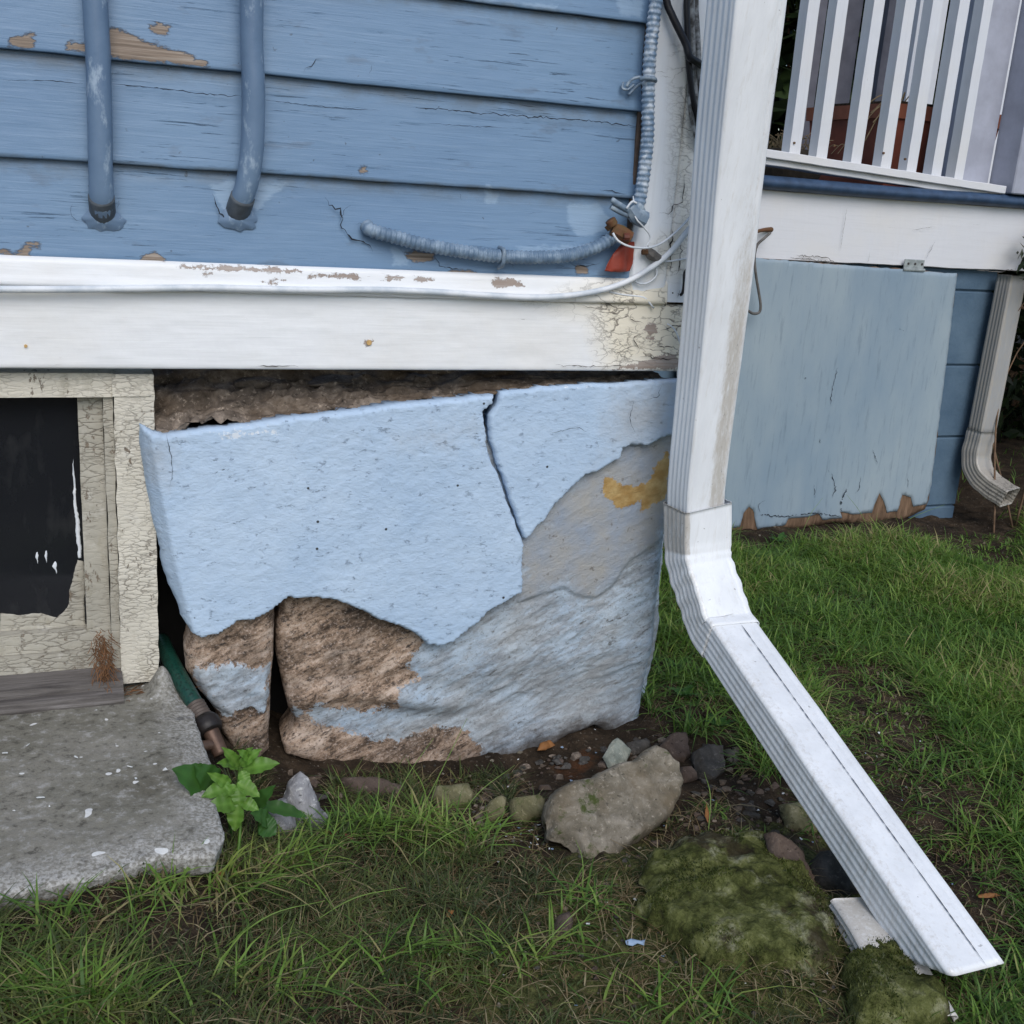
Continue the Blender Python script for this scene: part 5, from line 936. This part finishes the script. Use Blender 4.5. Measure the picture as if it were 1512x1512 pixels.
# ------------------------------------------------------------------ grass
def in_px(P, polys):
    u, v = proj(P); q = np.c_[u, v]; r = np.zeros(len(P), bool)
    for pl_ in polys: r |= inpoly(q, np.array(pl_, float))
    return r
def blades(name, xy, h, wd, lean, mat, c, seed, kind_label=None, curl=.5, lift=0):
    r = np.random.default_rng(seed); n = len(xy); z = ground_h(xy[:, 0], xy[:, 1])-.003+lift; B = np.c_[xy, z]
    az = r.uniform(0, 2*np.pi, n); dr = np.c_[np.cos(az), np.sin(az), np.zeros(n)]; fa = az+np.pi/2+r.normal(0, .5, n); sd_ = np.c_[np.cos(fa), np.sin(fa), np.zeros(n)]
    V = np.zeros((n, 7, 3))
    for k, (t, wk) in enumerate(((0, .8), (.35, 1.), (.7, .7))):
        c0 = B+dr*(h*lean*(t**1.6))[:, None]; c0[:, 2] += h*(t-curl*lean*t*t*.45)
        V[:, 2*k] = c0-sd_*(wd*wk*.5)[:, None]; V[:, 2*k+1] = c0+sd_*(wd*wk*.5)[:, None]
    tp = B+dr*(h*lean)[:, None]; tp[:, 2] += h*(1-curl*lean*.5); V[:, 6] = tp
    o = (np.arange(n)*7)[:, None, None]; tri = np.array([[0, 1, 3], [0, 3, 2], [2, 3, 5], [2, 5, 4], [4, 5, 6]])[None]; Fc = (o+tri).reshape(-1, 3)
    ob = mesh(name, V.reshape(-1, 3), Fc, mat, None, (0.5, 1.0, 0), False, {'c': np.repeat(c, 7)}); return tag(ob, kind='stuff')
NOG = [[(-50, 900), (335, 900), (335, 1262), (200, 1290), (0, 1335), (-50, 1350)], [(395, 1120), (490, 1120), (490, 1240), (380, 1245)], [(795, 1100), (1080, 1080), (1075, 1170), (1010, 1200), (930, 1260), (830, 1290), (795, 1230)], [(760, 1080), (960, 1050), (830, 1190), (760, 1190)], [(1080, 780), (1410, 740), (1512, 700), (1512, 790), (1300, 795), (1080, 815)], [(1190, 1245), (1290, 1245), (1290, 1335), (1190, 1325)], [(1080, 1150), (1190, 1150), (1190, 1260), (1080, 1230)]]
SPARSE = [[(930, 1230), (1260, 1220), (1420, 1512), (700, 1512), (820, 1300)], [(1190, 980), (1330, 990), (1460, 1180), (1512, 1300), (1512, 1512), (1420, 1450), (1250, 1130)], [(1300, 790), (1512, 790), (1512, 860), (1430, 830)], [(960, 1000), (1080, 1040), (1150, 1250), (1000, 1230)], [(600, 1130), (800, 1200), (820, 1300), (640, 1230)], [(0, 1330), (330, 1270), (330, 1400), (0, 1400)]]
def field(n, x0, x1, y0, y1, seed): r = np.random.default_rng(seed); return np.c_[r.uniform(x0, x1, n), r.uniform(y0, y1, n)]
def lawn(n, box, seed):
    q = field(n, *box, seed); P = np.c_[q, ground_h(q[:, 0], q[:, 1])]; cl = fbm(P, 9, 3, 77); cl2 = fbm(P, 30, 2, 5); r = np.random.default_rng(seed+1)
    keep = (P[:, 1] < 1.425) | (P[:, 0] > .87); keep &= ~((P[:, 1] > 2.36) & (P[:, 0] < 2.4)); keep &= ~in_px(P, NOG)
    sp = in_px(P, SPARSE); keep &= r.random(n) < np.where(sp, .16+.45*(cl2 > .15), np.clip(.8+.9*cl+.5*cl2, .2, 1)); return P[keep], sp[keep]
P, sp = lawn(150000, (.80, 2.75, .62, 2.36), 21); r = np.random.default_rng(1); n = len(P); cl = fbm(P, 5, 3, 8)
far = P[:, 1] > 1.25
h = np.where(sp, r.uniform(.008, .025, n), r.uniform(.018, .062, n)*(1+.5*cl)+.03*(r.random(n) < .03)); c = np.clip(.50+.45*cl+r.normal(0, .2, n)+.14*(P[:, 0]-1.2), 0, 1)
blades('lawn_grass', P[:, :2], h, r.uniform(.0012, .0034, n), r.uniform(.3, 1.9, n), M['grass'], c, 3, curl=.8)
P, sp = lawn(85000, (-.35, .92, .42, 1.43), 31); n = len(P); cl = fbm(P, 6, 3, 18); lf = np.exp(-((P[:, 0]+.1)/.16)**2-((P[:, 1]-.88)/.12)**2)
h = np.where(sp, r.uniform(.005, .018, n), r.uniform(.012, .034, n)*(1+.4*cl)*(1+.5*lf)); c = np.clip(.14+.38*cl+r.normal(0, .17, n)+.42*lf, 0, 1)
c = np.where(fbm(P, 14, 3, 66) > .12, np.clip(c+.35, 0, 1), c)
blades('front_grass', P[:, :2], h, r.uniform(.0009, .0024, n), r.uniform(.5, 1.8, n), M['frontgrass'], c, 5)
P, sp = lawn(110000, (-.35, 1.8, .42, 2.0), 41); n = len(P)
blades('dry_grass', P[:, :2], r.uniform(.008, .032, n), r.uniform(.0007, .0017, n), r.uniform(1.0, 2.2, n), M['dry'], r.uniform(0, 1, n), 7, curl=.8)
# longer clumps and lying blades that break the even lawn
rc = np.random.default_rng(303); CL = []
for (a_, b_, n_, s_) in [(470, 1235, 90, 26), (540, 1220, 120, 34), (610, 1215, 120, 34), (680, 1230, 90, 30), (430, 1275, 70, 20), (1010, 1000, 60, 16), (1030, 1075, 60, 18), (1000, 940, 40, 12), (120, 1350, 60, 60), (60, 1460, 130, 40), (150, 1480, 90, 40), (350, 1300, 80, 30), (260, 1310, 50, 40), (1130, 830, 90, 26), (1230, 800, 90, 26), (1320, 840, 80, 30), (1450, 900, 120, 40), (1400, 1010, 120, 40), (1480, 1120, 120, 40), (1250, 900, 90, 40), (1150, 900, 60, 24), (1450, 1230, 60, 30), (860, 1330, 40, 30), (780, 1390, 60, 50), (600, 1400, 80, 60), (1010, 1480, 60, 60), (1490, 1450, 40, 20), (1170, 990, 40, 18), (1370, 1130, 50, 30), (400, 1440, 90, 60)]:
    for _ in range(n_): p_ = GG(a_+rc.normal(0, s_), b_+abs(rc.normal(0, s_*.5))); CL.append((p_[0], p_[1], b_ < 1260))
CL = np.array(CL); n = len(CL); cc_ = fbm(np.c_[CL[:, :2], CL[:, 0]*0], 7, 2, 4)
blades('tall_grass', CL[:, :2], rc.uniform(.030, .070, n), rc.uniform(.0014, .0034, n), rc.uniform(.4, 1.9, n), M['grass'], np.clip(.56+.4*cc_+rc.normal(0, .2, n), 0, 1), 13, curl=.9)
q = field(3500, 1.9, 5.5, 1.2, 4.5, 51); q = q[~((q[:, 1] > 2.3) & (q[:, 0] < 2.45))]; n = len(q); blades('distant_grass', q, r.uniform(.02, .05, n), r.uniform(.002, .004, n), r.uniform(.2, 1, n), M['grass'], np.clip(r.normal(.35, .2, n), 0, 1), 9)
q = field(26000, -1.6, 4.0, -.9, .8, 61); q = q[~((q[:, 0] > -.34) & (q[:, 0] < .92) & (q[:, 1] > .45))]; n = len(q); blades('near_grass', q, r.uniform(.015, .045, n), r.uniform(.0015, .0030, n), r.uniform(.3, 1.3, n), M['grass'], np.clip(r.normal(.4, .2, n), 0, 1), 19)
rd = np.random.default_rng(404); q = np.c_[rd.uniform(-.3, .95, 2600), rd.uniform(.55, 1.30, 2600)]; P_ = np.c_[q, ground_h(q[:, 0], q[:, 1])]; kk = ~in_px(P_, NOG); q = q[kk]; n = len(q)
blades('straw_litter', q, rd.uniform(.014, .034, n), rd.uniform(.0007, .0020, n), rd.uniform(1.6, 3.2, n), M['dry'], rd.uniform(.2, 1, n), 17, curl=.95, lift=.006)
# tall thin stalks that stand out against the stone
mb = MB(); rs = np.random.default_rng(12)
for (bx, by, tx, ty) in [(560, 1230, 640, 1090), (600, 1240, 690, 1060), (640, 1230, 600, 1120), (520, 1240, 490, 1130), (470, 1300, 500, 1160), (660, 1240, 760, 1130), (700, 1260, 560, 1180), (590, 1290, 740, 1200), (430, 1260, 330, 1215), (540, 1250, 560, 1140), (620, 1260, 650, 1140), (1440, 1200, 1500, 1060), (1300, 800, 1395, 745), (1290, 800, 1250, 730), (1180, 800, 1215, 735), (990, 1050, 1010, 985), (1045, 1240, 1040, 1140), (200, 1330, 215, 1270), (60, 1440, 90, 1350), (860, 1330, 850, 1240), (780, 1420, 900, 1310), (930, 1300, 830, 1340), (450, 1370, 600, 1310), (1130, 1290, 1000, 1340), (330, 1400, 480, 1330)]:
    a = GG(bx, by); dd = np.linalg.norm((a-A(0, 0, H))); b_ = PL(tx, ty, a+A(0, .03, 0), A(-.3, -.9, .3)); mid = (a+b_)/2+A(rs.normal(0, .006), 0, .012); mb.tube([a, mid, b_], [.0008, .0007, .0003], 4, cap=False)
o = mb.build('grass_stalks', M['grass'], None, attrs={'c': np.full(sum(len(v) for v in mb.V), .72)}, loc=(.4, 1.1, 0)); tag(o, kind='stuff')
# ------------------------------------------------------------------ litter: needles, chips, leaves
mb = MB(); rs = np.random.default_rng(2)
for i in range(330):
    t = rs.random(); c = W(150+rs.normal(0, 7)+t*6, 940+t*85+rs.normal(0, 8), 1.452-.012*t-rs.random()*.01); c[2] = max(c[2], .135); L_ = rs.uniform(.008, .02); a = rs.uniform(-2.2, -.6); dv = A(math.cos(a), rs.normal(0, .3), math.sin(a))*L_
    if t > .75: c = G(160+rs.normal(0, 28), 1018+abs(rs.normal(0, 6)), .1335); dv = A(rs.normal(0, 1), rs.normal(0, .4), .08)*L_
    mb.tube([c, c+dv*.5+A(rs.normal(0, .0015), 0, .001), c+dv], .00045, 3, cap=False)
o = mb.build('pine_needles', M['needles'], None, loc=(.04, 1.44, .13)); tag(o, kind='stuff')
def chip_geo(mb, c, s, rs, mi):
    n = rs.integers(4, 7); a = np.sort(rs.uniform(0, 2*np.pi, n)); tl = rs.normal(0, .25, 2); V = []
    for zz_ in (0, .0009):
        for t in a: x, y = math.cos(t)*s*rs.uniform(.6, 1.1), math.sin(t)*s*.7; V.append((c[0]+x, c[1]+y, c[2]+zz_+x*tl[0]+y*tl[1]))
    mb.add(V, [tuple(range(n))[::-1], tuple(range(n, 2*n))]+[(k, (k+1) % n, n+(k+1) % n, n+k) for k in range(n)], mi)
mb = MB(); rs = np.random.default_rng(5)
for (cx, cy, sx, sy, n) in [(780, 1245, 18, 14, 16), (1000, 1370, 90, 60, 22), (1100, 1250, 70, 60, 14), (700, 1350, 160, 70, 16), (1280, 1110, 50, 60, 16), (1340, 1260, 50, 90, 12), (900, 1110, 60, 20, 10), (250, 1480, 200, 20, 3), (1300, 830, 60, 10, 4), (990, 1230, 40, 40, 8), (735, 1200, 30, 15, 6)]:
    for i in range(n): chip_geo(mb, GG(cx+rs.normal(0, sx), cy+rs.normal(0, sy), .004), rs.uniform(.0012, .0035), rs, int(rs.random() < .3))
for (a, b, s) in [(60, 1178, .0045), (243, 1136, .004), (192, 1132, .0035), (40, 1100, .0028), (8, 1112, .004), (112, 1118, .0025), (20, 1197, .002), (225, 1032, .003), (74, 1190, .002), (200, 1150, .0025)]: chip_geo(mb, G(a, b, .1345), s, rs, 0)
o = mb.build('paint_chips', [M['chip'], M['chipb']], None, loc=(.6, 1.1, 0)); tag(o, kind='stuff')
# small pebbles and crumbs in the bare soil
mb = MB()
for i in range(900):
    a_, b_ = [(rs.normal(1050, 120), rs.normal(1230, 80)), (rs.uniform(600, 1000), rs.normal(1190, 40)), (rs.normal(1330, 60), rs.normal(1100, 90)), (rs.uniform(1100, 1512), rs.normal(810, 16)), (rs.uniform(700, 1350), rs.uniform(1300, 1500))][rs.integers(5)]
    if b_ < 770 or (b_ < 1080 and a_ < 990): continue
    c = GG(a_, b_, .001); s = rs.uniform(.0012, .0045); k = rs.normal(1, .2, 6)
    V = [c+A(s*k[0], 0, 0), c+A(0, s*k[1], 0), c-A(s*k[2], 0, 0), c-A(0, s*k[3], 0), c+A(0, 0, s*.8*k[4]), c-A(0, 0, s)]
    mb.add(V, [(0, 1, 4), (1, 2, 4), (2, 3, 4), (3, 0, 4), (1, 0, 5), (2, 1, 5), (3, 2, 5), (0, 3, 5)], int(rs.integers(3)))
o = mb.build('pebbles', [M['boulder'], M['brownrock'], M['darkrock']], None, loc=(.8, 1.1, 0)); tag(o, kind='stuff')
ck = inflate('paint_chip', [(923, 1389), (932, 1386), (946, 1389), (953, 1387), (951, 1396), (941, 1393), (934, 1397), (925, 1395)], GG(937, 1394, .012), (0, -.5, .9), M['chipb'], .001, .001, .001, None, .002, .0006, seed=3); tag(ck, 'pale blue paint chip lying on the moss below the mound', 'paint chip')
ck = inflate('paint_chip', [(866, 1160), (876, 1158), (880, 1166), (872, 1174), (867, 1168)], GG(872, 1200, .062), (0, -.62, .78), M['chip'], .001, .001, .001, None, .002, .0006, seed=4); tag(ck, 'white paint chip stuck on the large loose rock', 'paint chip')
ck.location.z -= 0.0
def curl_leaf(px, mat, label, lift=.008, seed=0):
    O = GG(np.mean([p[0] for p in px]), np.mean([p[1] for p in px]), lift)
    o = inflate('dead_leaf', px, O, (0, -.4, .9), mat, .0006, .0006, .001, None, .003, .001, lambda P, d: .004*np.sin((P[:, 0]-O[0])*150+seed), seed=seed); return tag(o, label, 'leaf')
curl_leaf([(1217, 1320), (1228, 1332), (1235, 1338), (1262, 1330), (1274, 1328), (1270, 1336), (1240, 1346), (1230, 1342)], M['redleaf'], 'curled red brown dead leaf below the black stone', .012, 1)
curl_leaf([(1443, 1321), (1460, 1318), (1478, 1322), (1465, 1326), (1445, 1325)], M['deadleaf'], 'orange dead leaf in the grass right of the extension end', .015, 2)
curl_leaf([(797, 1098), (812, 1092), (820, 1100), (805, 1108), (793, 1108)], M['deadleaf'], 'tan dead leaf in the hollow under the foundation edge', .012, 3)
curl_leaf([(320, 1288), (332, 1284), (330, 1291), (318, 1293)], M['deadleaf'], 'orange dead leaf in the grass below the concrete pad', .018, 4)
curl_leaf([(1044, 1185), (1048, 1200), (1046, 1215), (1041, 1205)], M['deadleaf'], 'narrow yellow leaf blade right of the large loose rock', .015, 5)
curl_leaf([(662, 1342), (670, 1344), (664, 1355), (658, 1352)], M['deadleaf'], 'yellow brown dead leaf among the front grass', .018, 6)
curl_leaf([(480, 1225), (500, 1228), (522, 1236), (520, 1241), (495, 1240), (478, 1234)], M['redleaf'], 'red dead leaf right of the white veined rock', .022, 7)
# fuzzy moss tufts standing on the mound, the clump and the mossy soil round them
from mathutils.bvhtree import BVHTree
def bvh(o): L = o.location; return BVHTree.FromPolygons([v.co+L for v in o.data.vertices], [tuple(p.vertices) for p in o.data.polygons])
trees_ = [bvh(o) for o in (mm, m2)]; rs = np.random.default_rng(88); q = np.c_[rs.uniform(.42, .95, 42000), rs.uniform(.72, 1.12, 42000)]; z = ground_h(q[:, 0], q[:, 1]); dens = fbm(np.c_[q, q[:, 0]*0], 16, 4, 91); kp = []
for i in range(len(q)):
    hit = False
    for t_ in trees_:
        l_ = t_.ray_cast(Vector((q[i, 0], q[i, 1], .3)), Vector((0, 0, -1)))[0]
        if l_ is not None and l_.z > z[i]: z[i] = l_.z; hit = True
    d_ = math.exp(-((q[i, 0]-.70)/.20)**2-((q[i, 1]-.93)/.15)**2); kp.append(dens[i] > (-.04 if hit else .30-.35*d_))
kp = np.array(kp); q = q[kp]; z = z[kp]; n = len(q); r = np.random.default_rng(5); B = np.c_[q, z-.0006]; az = r.uniform(0, 6.28, n); hh = r.uniform(.0015, .0048, n); w_ = r.uniform(.0006, .0014, n)
s_ = np.c_[np.cos(az), np.sin(az), 0*az]*w_[:, None]; tip = B+np.c_[r.normal(0, .45, n)*hh, r.normal(0, .45, n)*hh, hh]; V = np.stack([B-s_, B+s_, tip], 1).reshape(-1, 3)
o = mesh('moss_tufts', V, np.arange(3*n).reshape(n, 3), M['tuft'], None, (.7, .93, 0), False, {'c': np.repeat(np.clip(.45+1.1*fbm(np.c_[q, 0*z], 22, 3, 4)[:]+r.normal(0, .16, n), 0, 1), 3)}); tag(o, kind='stuff')
# dark crumbs of mortar and stone along the foot of the foundation
mb = MB(); rs = np.random.default_rng(17)
for i in range(230):
    if i < 150: a_, b_ = rs.uniform(430, 980), 0; b_ = np.interp(a_, [430, 600, 700, 800, 900, 980], [1140, 1170, 1165, 1120, 1098, 1085])+abs(rs.normal(0, 22))
    else: a_, b_ = rs.normal(1090, 60), rs.normal(1190, 40)
    c = GG(a_, b_, .001); s = rs.uniform(.003, .009)*(1.5 if rs.random() < .12 else 1); fV = []
    for k in range(14): d_ = nrm(rs.normal(size=3)); fV.append(c+d_*A(s*1.2, s, s*.6)*rs.uniform(.75, 1.1))
    import bmesh
    bm = bmesh.new(); [bm.verts.new(v) for v in fV]; hl = bmesh.ops.convex_hull(bm, input=bm.verts); bm.verts.ensure_lookup_table(); bm.verts.index_update(); mb.add([v.co[:] for v in bm.verts], [tuple(v.index for v in f.verts) for f in bm.faces], int(rs.integers(3))); bm.free()
o = mb.build('rubble_crumbs', [M['rubble'], M['brownrock'], M['darkrock']], None, loc=(.6, 1.3, 0)); tag(o, kind='stuff')
# ------------------------------------------------------------------ green weed
weed = thing('weed_plant', GG(350, 1275), 'young bright green weed with toothed leaflets growing beside the hose outlet', 'weed')
def leafmesh(base, tip, wd, N, mat, par, teeth=5, fold=.25, droop=.15, c=.5, nm='leaf'):
    base, tip = A(*base), A(*tip); ax = tip-base; L = np.linalg.norm(ax); ax /= L; N = nrm(A(*N)-ax*(A(*N) @ ax)); s = np.cross(N, ax); n = 19; V = []
    for i in range(n):
        t = i/(n-1); w_ = wd*.5*(math.sin(math.pi*min(1, t**.75))**.85)*(1+.16*((i*teeth/(n-1)) % 1)-.06)+.0003
        c0 = base+ax*L*t+N*(droop*L*(t*(1-t)*1.6-.5*t*t))
        for k in (-1, -.5, 0, .5, 1): V.append(c0+s*w_*k+N*(fold*w_*abs(k)+.0012*math.sin(t*22)*abs(k)))
    Fc = [(i*5+k, i*5+k+1, (i+1)*5+k+1, (i+1)*5+k) for i in range(n-1) for k in range(4)]; cc = np.clip(c+np.tile([.1, 0, .35, 0, .1], n), 0, 1)
    return mesh(nm, V, Fc, mat, par, smooth=True, attrs={'c': cc})
Nf = A(-.25, -.62, .75)
def WP(a, b, y): return W(a, b, y)
lv = [((352, 1132), (322, 1126), 22, 1.285), ((352, 1134), (330, 1104), 20, 1.285), ((355, 1130), (385, 1106), 20, 1.28), ((358, 1136), (412, 1126), 28, 1.275), ((356, 1138), (366, 1162), 18, 1.265), ((340, 1158), (308, 1142), 18, 1.262), ((342, 1160), (298, 1176), 26, 1.258), ((350, 1156), (384, 1176), 24, 1.255), ((350, 1160), (322, 1182), 18, 1.256), ((352, 1162), (354, 1194), 22, 1.25), ((348, 1186), (305, 1192), 30, 1.245), ((352, 1188), (346, 1228), 28, 1.24), ((356, 1182), (382, 1196), 20, 1.245), ((370, 1122), (352, 1108), 16, 1.28), ((362, 1120), (372, 1104), 14, 1.283)]
for i, (p, q, wp, y) in enumerate(lv):
    y -= .085; a = WP(*p, y); b_ = WP(*q, y-.012); leafmesh(a, b_, wp/1655*1.25*.95, Nf+A(.25*math.sin(i*2.1), 0, .2*math.cos(i*1.7)), M['leaf'], weed, c=.35+.3*((i*37) % 10)/10)
mb = MB(); s0 = GG(350, 1275); s1_ = WP(352, 1160, 1.177); s2_ = WP(354, 1132, 1.20); mb.tube([s0, (s0+s1_)/2+A(.003, 0, 0), s1_, s2_, WP(360, 1112, 1.20)], [.0022, .0018, .0015, .0012, .0008], 7)
for p, q, wp, y in lv: mb.tube([s1_*.5+s2_*.5 if y > 1.262 else s1_*.7+s0*.3, WP(*p, y-.085)], .0007, 5)
mb.build('stem', M['leaf'], weed, smooth=True, attrs={'c': np.full(sum(len(v) for v in mb.V), .3)})
bl = thing('broad_leaf_weed', GG(330, 1240), 'dark green lobed weed leaves with chewed edges on the concrete pad', 'weed')
for (p, q, wp, y) in [((318, 1172), (258, 1134), 44, 1.27), ((320, 1165), (290, 1130), 34, 1.275), ((315, 1178), (272, 1176), 30, 1.262), ((372, 1200), (404, 1160), 22, 1.27), ((385, 1188), (455, 1205), 18, 1.20), ((385, 1215), (408, 1232), 26, 1.23), ((400, 1215), (372, 1200), 24, 1.235)]:
    y -= .08 if y > 1.21 else 0; a = WP(*p, y); leafmesh(a, WP(*q, y-.01), wp/1655*1.3*1.2, Nf+A(0, 0, .3), M['leafdark'], bl, teeth=7, fold=.12, c=.4)
mb = MB(); mb.tube([GG(345, 1242), WP(330, 1190, 1.182), WP(318, 1172, 1.19)], .0012, 6); mb.tube([GG(380, 1242), WP(382, 1200, 1.18), WP(372, 1200, 1.19)], .0011, 6); mb.build('stem', M['leafdark'], bl, attrs={'c': np.full(sum(len(v) for v in mb.V), .3)})
# scattered small weeds
def rosette(px, py, n, L, label, seed):
    O = GG(px, py); t = thing('small_weed', O, label, 'weed', 'low broadleaf weeds in the grass'); r_ = np.random.default_rng(seed)
    for i in range(n):
        a = 2*math.pi*i/n+r_.normal(0, .3); d_ = A(math.cos(a), math.sin(a), r_.uniform(.25, .8)); leafmesh(O+d_*.004, O+nrm(d_)*L*r_.uniform(.7, 1.1), L*.36, A(0, 0, 1), M['leafdark'], t, 4, c=r_.uniform(.3, 1))
rosette(1010, 1030, 7, .035, 'low leafy weed at the foundation corner left of the elbow', 3); rosette(1060, 1075, 6, .03, 'low leafy weed beside the dark square rock', 4)
rosette(1150, 800, 6, .04, 'low weed under the left end of the hatch', 6); rosette(1000, 985, 6, .035, 'low weed growing tight against the foundation corner edge', 8); rosette(640, 1275, 6, .028, 'low weed in the grass left of the large loose rock', 10)
# ------------------------------------------------------------------ dark planting beyond the porch
def shrub(name, c, r, n, label, seed, ls=.05, sr=1.):
    t = thing(name, (c[0], c[1], 0), label, 'shrub'); r_ = np.random.default_rng(seed); d_ = r_.normal(size=(n, 3)); d_ /= np.linalg.norm(d_, axis=1)[:, None]; rad = r_.uniform(.35, 1, n)**.5
    P = A(*c)+d_*rad[:, None]*A(*r); P += .10*min(1, r[0]*2)*np.c_[fbm(P, 3, 3, seed), fbm(P, 3, 3, seed+1), fbm(P, 3, 3, seed+2)]; P[:, 2] = np.maximum(P[:, 2], .02)
    u = r_.normal(size=(n, 3)); u /= np.linalg.norm(u, axis=1)[:, None]; v = np.cross(u, r_.normal(size=(n, 3))); v /= np.linalg.norm(v, axis=1)[:, None]; s = (ls*r_.uniform(.5, 1.2, n))[:, None]
    V = np.stack([P-u*s, P+v*s*.32, P+u*s, P-v*s*.32], 1).reshape(-1, 3); Fc = np.arange(4*n).reshape(n, 4)
    mesh('foliage', V, Fc, M['shrub'], t, None, False, {'c': np.repeat(np.clip(r_.normal(.35, .25, n), 0, 1), 4)})
    mb = MB()
    for k in range(5): b_ = A(c[0]+r_.normal(0, .08), c[1]+r_.normal(0, .08), -.03); mb.tube([b_, b_+A(r_.normal(0, .1), r_.normal(0, .1), c[2]*.6), A(*c)+A(r_.normal(0, .4)*r[0], r_.normal(0, .4)*r[1], r[2]*.3)], [.02*sr, .014*sr, .005*sr], 6)
    mb.build('branch', M['oldwood'], t, smooth=True)
shrub('shrub', (3.5, 3.6, .55), (.75, .7, .75), 5200, 'dark evergreen shrub beyond the far porch downspout', 3)
shrub('shrub', (4.6, 3.0, .5), (.8, .8, .7), 3500, 'dark evergreen shrub behind the bare soil at the right edge', 5)
shrub('shrub', (2.47, 2.30, .72), (.13, .10, .12), 260, 'feathery green shrub tip reaching in front of the porch corner', 15, .024, .15)
shrub('tree', (4.0, 5.6, 1.8), (2.8, .9, 1.9), 30000, 'dense dark trees seen between the porch balusters', 7, .12)
shrub('tree', (6.3, 4.8, 1.6), (1.8, 1.5, 1.8), 9000, 'dense dark tree right of the porch', 9, .085)
